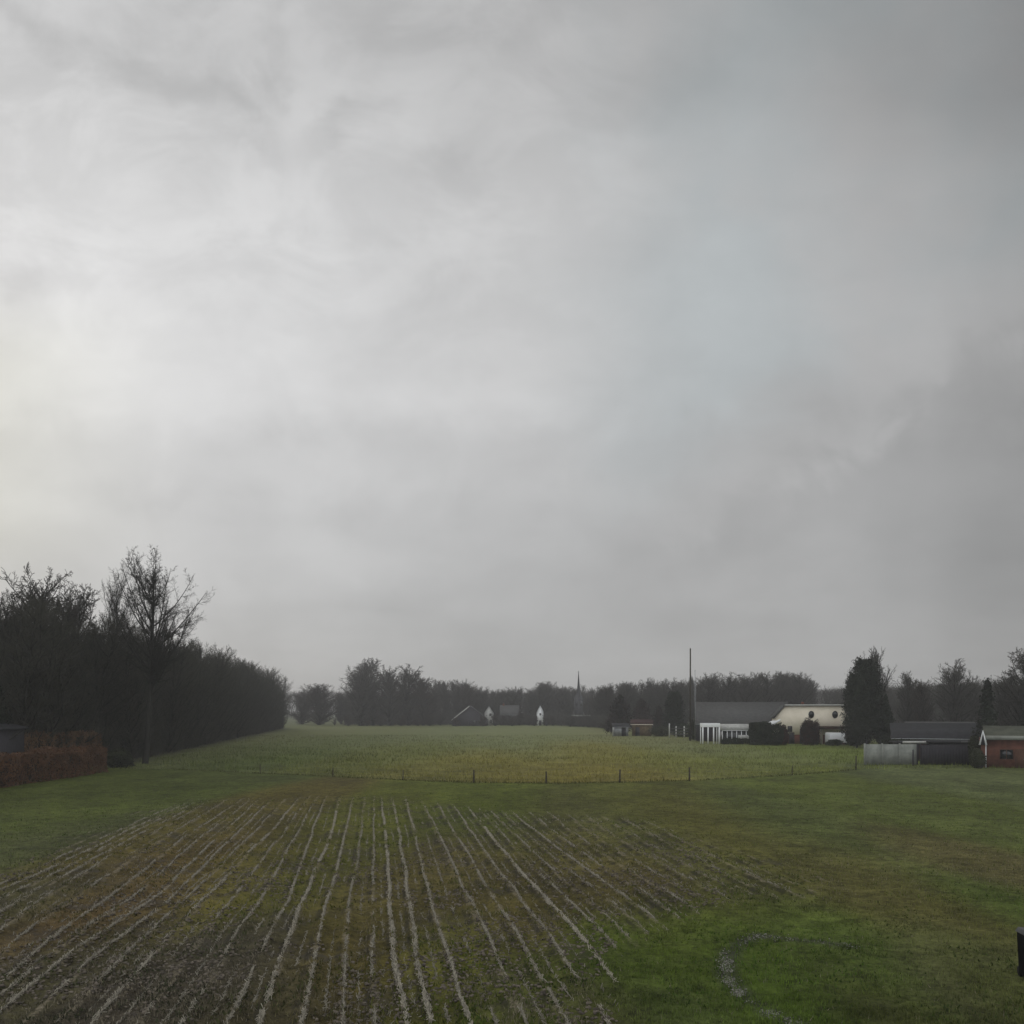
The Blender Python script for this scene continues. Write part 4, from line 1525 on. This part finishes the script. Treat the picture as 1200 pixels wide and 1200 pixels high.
# white field gate and post-and-rail left of the pole
gt_ = empty('field_gate', (GX(797, 190), 190, 0), 0, 'whitish wooden field gate and rails left of the tall pole', 'gate')
for xx in (-2.4, -.9, .9, 2.4):
    MB().box(xx - .12, xx + .12, -.1, .1, 0, 2.6 if abs(xx) < 1 else 3.2).build('post', M_offwhite, gt_)
for z_ in (.7, 1.3, 2.0):
    MB().box(-2.278, 2.278, -.14, -.102, z_, z_ + .16).build('rail', M_stone, gt_)
clump('bare_shrub', 'low greyish shrub between brown hedge and tall tree', GX(140, 90), 90, 1.5, 1.2, 1.8, M_shrub, 6000)
clump('garden_shrub', 'dark scrubby bush behind the whitish field gate', GX(800, 196), 196, 2.2, 1.2, 3.0, M_hedge, 6000)
clump('garden_shrub', 'pale leafless shrub at the foot of the tall pole', GX(812, 178), 178, 1.0, .8, 3.6, M_shrub, 4000)
clump('garden_shrub', 'dark low scrub between the brown shed and gate', GX(774, 200), 200, 2.4, 1.2, 2.6, M_shrub, 6000)

# poles
pl = empty('utility_pole', (GX(809, 171), 171, 0), R(8), 'tall dark wooden pole standing above the treeline left of the barn', 'pole')
PH = GZ(760, 171)
MB().tube((0, 0, 0), (0, 0, PH), .19, .13, 10).build('pole', M_post, pl)
MB().tube((0, 0, PH), (0, 0, PH + .12), .15, .03, 10).build('cap', M_metal, pl)
p2 = empty('flag_pole', (GX(814.5, 168), 168, 0), 0, 'thin pale mast directly right of the tall dark pole', 'pole')
MB().tube((0, 0, 0), (0, 0, GZ(786, 168)), .08, .04, 8).build('pole', M_metal, p2)
MB().tube((0, 0, GZ(786, 168)), (0, 0, GZ(786, 168) + .15), .07, .07, 8).build('finial', M_metal, p2)

# right: sheds, fences, brick house
house('farm_shed', 'long low shed with very dark roof behind the palisade fence', GX(1100, 124), 124, 12.4, 7, 2.2, 4.05, M_timber, M_darkroof, 'x', R(-20), 'shed', dr=2)
house('farm_shed', 'long low grey ridged shed farthest behind the palisade fence', GX(1112, 150), 150, 13.5, 8, 2.4, 3.9, M_timber, M_tile, 'x', R(-20), 'shed', dr=2)
fs = empty('flat_roof_shed', (GX(1075, 103), 103, 0), 0, 'dark flat roofed shed with a pale roof edge above pale wall panels', 'shed')
MB().box(-2.3, 2.6, -1.5, 1.5, 0, 2.15).build('wall', M_timber, fs)
MB().box(-2.6, 2.9, -1.8, 1.8, 2.152, 2.32).build('roof', M_darkroof, fs)
MB().box(-2.6, 1.0, -1.86, -1.802, 2.14, 2.42).build('fascia', M_offwhite, fs)
door(fs, 0, .9, 2.0, -1.5, M_brownwood)
fs2 = empty('flat_roof_shed', (GX(1120, 100), 101, 0), 0, 'low dark flat roofed shed left of the white gable', 'shed')
MB().box(-2.6, 2.4, -1.5, 1.5, 0, 2.25).build('wall', M_timber, fs2)
MB().box(-2.9, 2.7, -1.8, 1.8, 2.252, 2.45).build('roof', M_darkroof, fs2)
MB().box(.2, 2.7, -1.86, -1.802, 2.3, 2.5).build('fascia', M_stone, fs2)
door(fs2, .5, .9, 2.0, -1.5, M_timber)

# pale concrete panel wall
pw = empty('panel_wall', (GX(1044, 94), 94, 0), R(1), 'pale concrete panel wall right of the wire fence', 'wall')
wl = 31 / F * 94
for i in range(3):
    a = -wl + i * (2 * wl / 3)
    m_ = MB().box(a + .066, a + 2 * wl / 3 - .066, -.035, .035, .05, 2.32)
    m_.build('panel', M_concrete, pw)
for i in range(4):
    a = -wl + i * (2 * wl / 3)
    MB().box(a - .065, a + .065, -.08, .08, 0, 2.42).build('post', M_concrete if i not in (3,) else M_timber, pw)
# palisade
pf = empty('palisade_fence', (GX(1115, 93.5), 93.5, 0), R(-1), 'dark grey upright board fence between pale wall and brick house', 'fence')
hl = 35 / F * 93.5
m_ = MB()
nb = 40
for i in range(nb):
    a = -hl + i * (2 * hl / nb)
    hh = 2.25 + random.uniform(-.04, .04)
    m_.box(a + .008, a + 2 * hl / nb - .008, -.02, .02, .05, hh)
m_.build('boards', M_timber, pf)
for z_ in (.5, 1.8):
    MB().box(-hl, hl, .022, .08, z_, z_ + .1).build('rail', M_timber, pf)
for i in range(5):
    a = -hl + i * hl / 2
    MB().box(a - .06, a + .06, .082, .2, 0, 2.3).build('post', M_timber, pf)

# brick house at the right edge
bx0 = GX(1150, 90)
bh = empty('brick_house', (bx0, 90, 0), R(-27), 'low red brick building with pale gutter and small white gable at right edge', 'house')
bw = 12.0
eh = GZ(866, 90)
MB().box(0, bw, 0, 7, 0, eh).build('wall', M_brick, bh)
rr = MB()
rr.prism([(-.4, eh + .02), (3.5, eh + 1.2), (3.5, eh + 1.36), (-.4, eh + .18)], .25, bw + .3, 'x')
rr.prism([(7.4, eh + .02), (3.501, eh + 1.2), (3.501, eh + 1.36), (7.4, eh + .18)], .25, bw + .3, 'x')
rf_ = rr.build('roof', M_mossroof, bh)
MB().box(.3, bw + .3, -.56, -.402, eh - .05, eh + .38).build('gutter', M_concrete, bh)
MB().tube((.42, -.07, 0), (.42, -.07, eh - .03), .055).build('downpipe', M_white, bh)
gb = MB()
gb.prism([(-.27, eh - .6), (-.08, eh - .6), (.13, eh + .72), (.13, eh + .98)], -.66, -.60)
gb.prism([(.131, eh + .98), (.131, eh + .72), (.34, eh - .6), (.53, eh - .6)], -.66, -.60)
gb.build('white_gable', M_white, bh)
MB().prism([(-.1, eh - .59), (.36, eh - .59), (.13, eh + .66)], -.59, .2).build('gable_infill', M_slate, bh)
for xx, ww in ((2.3, 1.3), (4.6, 1.0)):
    window(bh, xx, 1.45, ww, 1.1, 0, fr=M_brownwood)
door(bh, 3.5, .9, 2.05, 0, M_brownwood)
clump('garden_shrub', 'purplish low shrub at the left corner of the brick building', GX(1144, 89), 88.6, .7, .6, 1.9, M_shrub, 4000)
clump('garden_shrub', 'pale climbing shrub beside the small white gable', GX(1146, 91), 91.5, .7, .6, 3.2, M_shrub, 4000)

# ------------------------------------------------------------------ wire fence along the meadow
fence = empty('wire_fence', (FENCELINE[5][0], FENCELINE[5][1], 0), 0, 'low wire fence on wooden posts between field and rough meadow', 'fence')
ox, oy = FENCELINE[5]
tops = []
for i, (fx_, fy_) in enumerate(FENCELINE[2:]):
    hgt = [0.95, .9, .9, 1.12, 1.05, 1.15, 1.22, .95, 1.5][i]
    lean = random.uniform(-.05, .05)
    MB().tube((fx_ - ox, fy_ - oy, -.2), (fx_ - ox + lean, fy_ - oy, hgt), .075 if i not in (0, 1, 2, 7) else .05, .065 if i not in (0, 1, 2, 7) else .04, 8).build('post', M_post, fence)
    tops.append((fx_ - ox + lean, fy_ - oy - .07, hgt))
wv = MB()
for i in range(len(tops) - 1):
    a, b = tops[i], tops[i + 1]
    for zf_ in (.35, .65, .92):
        wv.tube((a[0], a[1], a[2] * zf_), (b[0], b[1], b[2] * zf_), .006, k=4)
wv.build('wire', M_wire, fence)
cp = empty('corner_post', (GX(1011, 96), 95, 0), 0, 'tall dark post standing at the left end of the pale panel wall', 'post')
MB().tube((0, 0, 0), (0, 0, 2.7), .09, .08, 8).build('shaft', M_timber, cp)
MB().tube((0, 0, 2.7), (0, 0, 2.8), .10, .03, 8).build('cap', M_timber, cp)
cp2 = empty('slim_post', (GX(1070, 92), 92, 0), 0, 'short black post in front of the right end of the pale panel wall', 'post')
MB().tube((0, 0, 0), (0, 0, 1.75), .08, .07, 8).build('shaft', M_timber, cp2)
MB().tube((0, 0, 1.75), (0, 0, 1.83), .09, .03, 8).build('cap', M_timber, cp2)

# ------------------------------------------------------------------ black bin at the right edge
bY = 18.9
bn = empty('wheelie_bin', (GX(1199, bY) + .30, bY, 0.03), R(-6), 'black bin with a pale rimmed lid cut by the right edge', 'bin')
sb = MB()
sb.prism([(-.24, .05), (.24, .05), (.29, 1.0), (-.29, 1.0)], -.30, .30).build('body', M_black, bn, .02)
MB().prism([(-.31, 1.003), (.31, 1.003), (.29, 1.08), (-.25, 1.10)], -.34, .33).build('lid', M_stone, bn, .015)
for sx in (-.21, .21):
    MB().tube((sx - .03, .26, .12), (sx + .03, .26, .12), .12, k=18).build('wheel', M_rubber, bn)
MB().tube((-.2, .37, 1.0), (.2, .37, 1.0), .018).build('handle', M_black, bn)

# ------------------------------------------------------------------ haze
hz = MB().box(-4300, 4300, -400, 4300, -1.0, 45).build('haze', M_white)
hm = bpy.data.materials.new('thin_haze')
hm.use_nodes = True
t = hm.node_tree
t.nodes.clear()
o_ = t.nodes.new('ShaderNodeOutputMaterial')
vn = t.nodes.new('ShaderNodeVolumePrincipled')
vn.inputs['Color'].default_value = (.93, .92, .90, 1)
vn.inputs['Density'].default_value = 0.00050
vn.inputs['Anisotropy'].default_value = 0.0
t.links.new(vn.outputs[0], o_.inputs['Volume'])
hz.data.materials.clear()
hz.data.materials.append(hm)
tag(hz, 'thin grey winter haze lying over the fields', 'haze', kind='stuff')
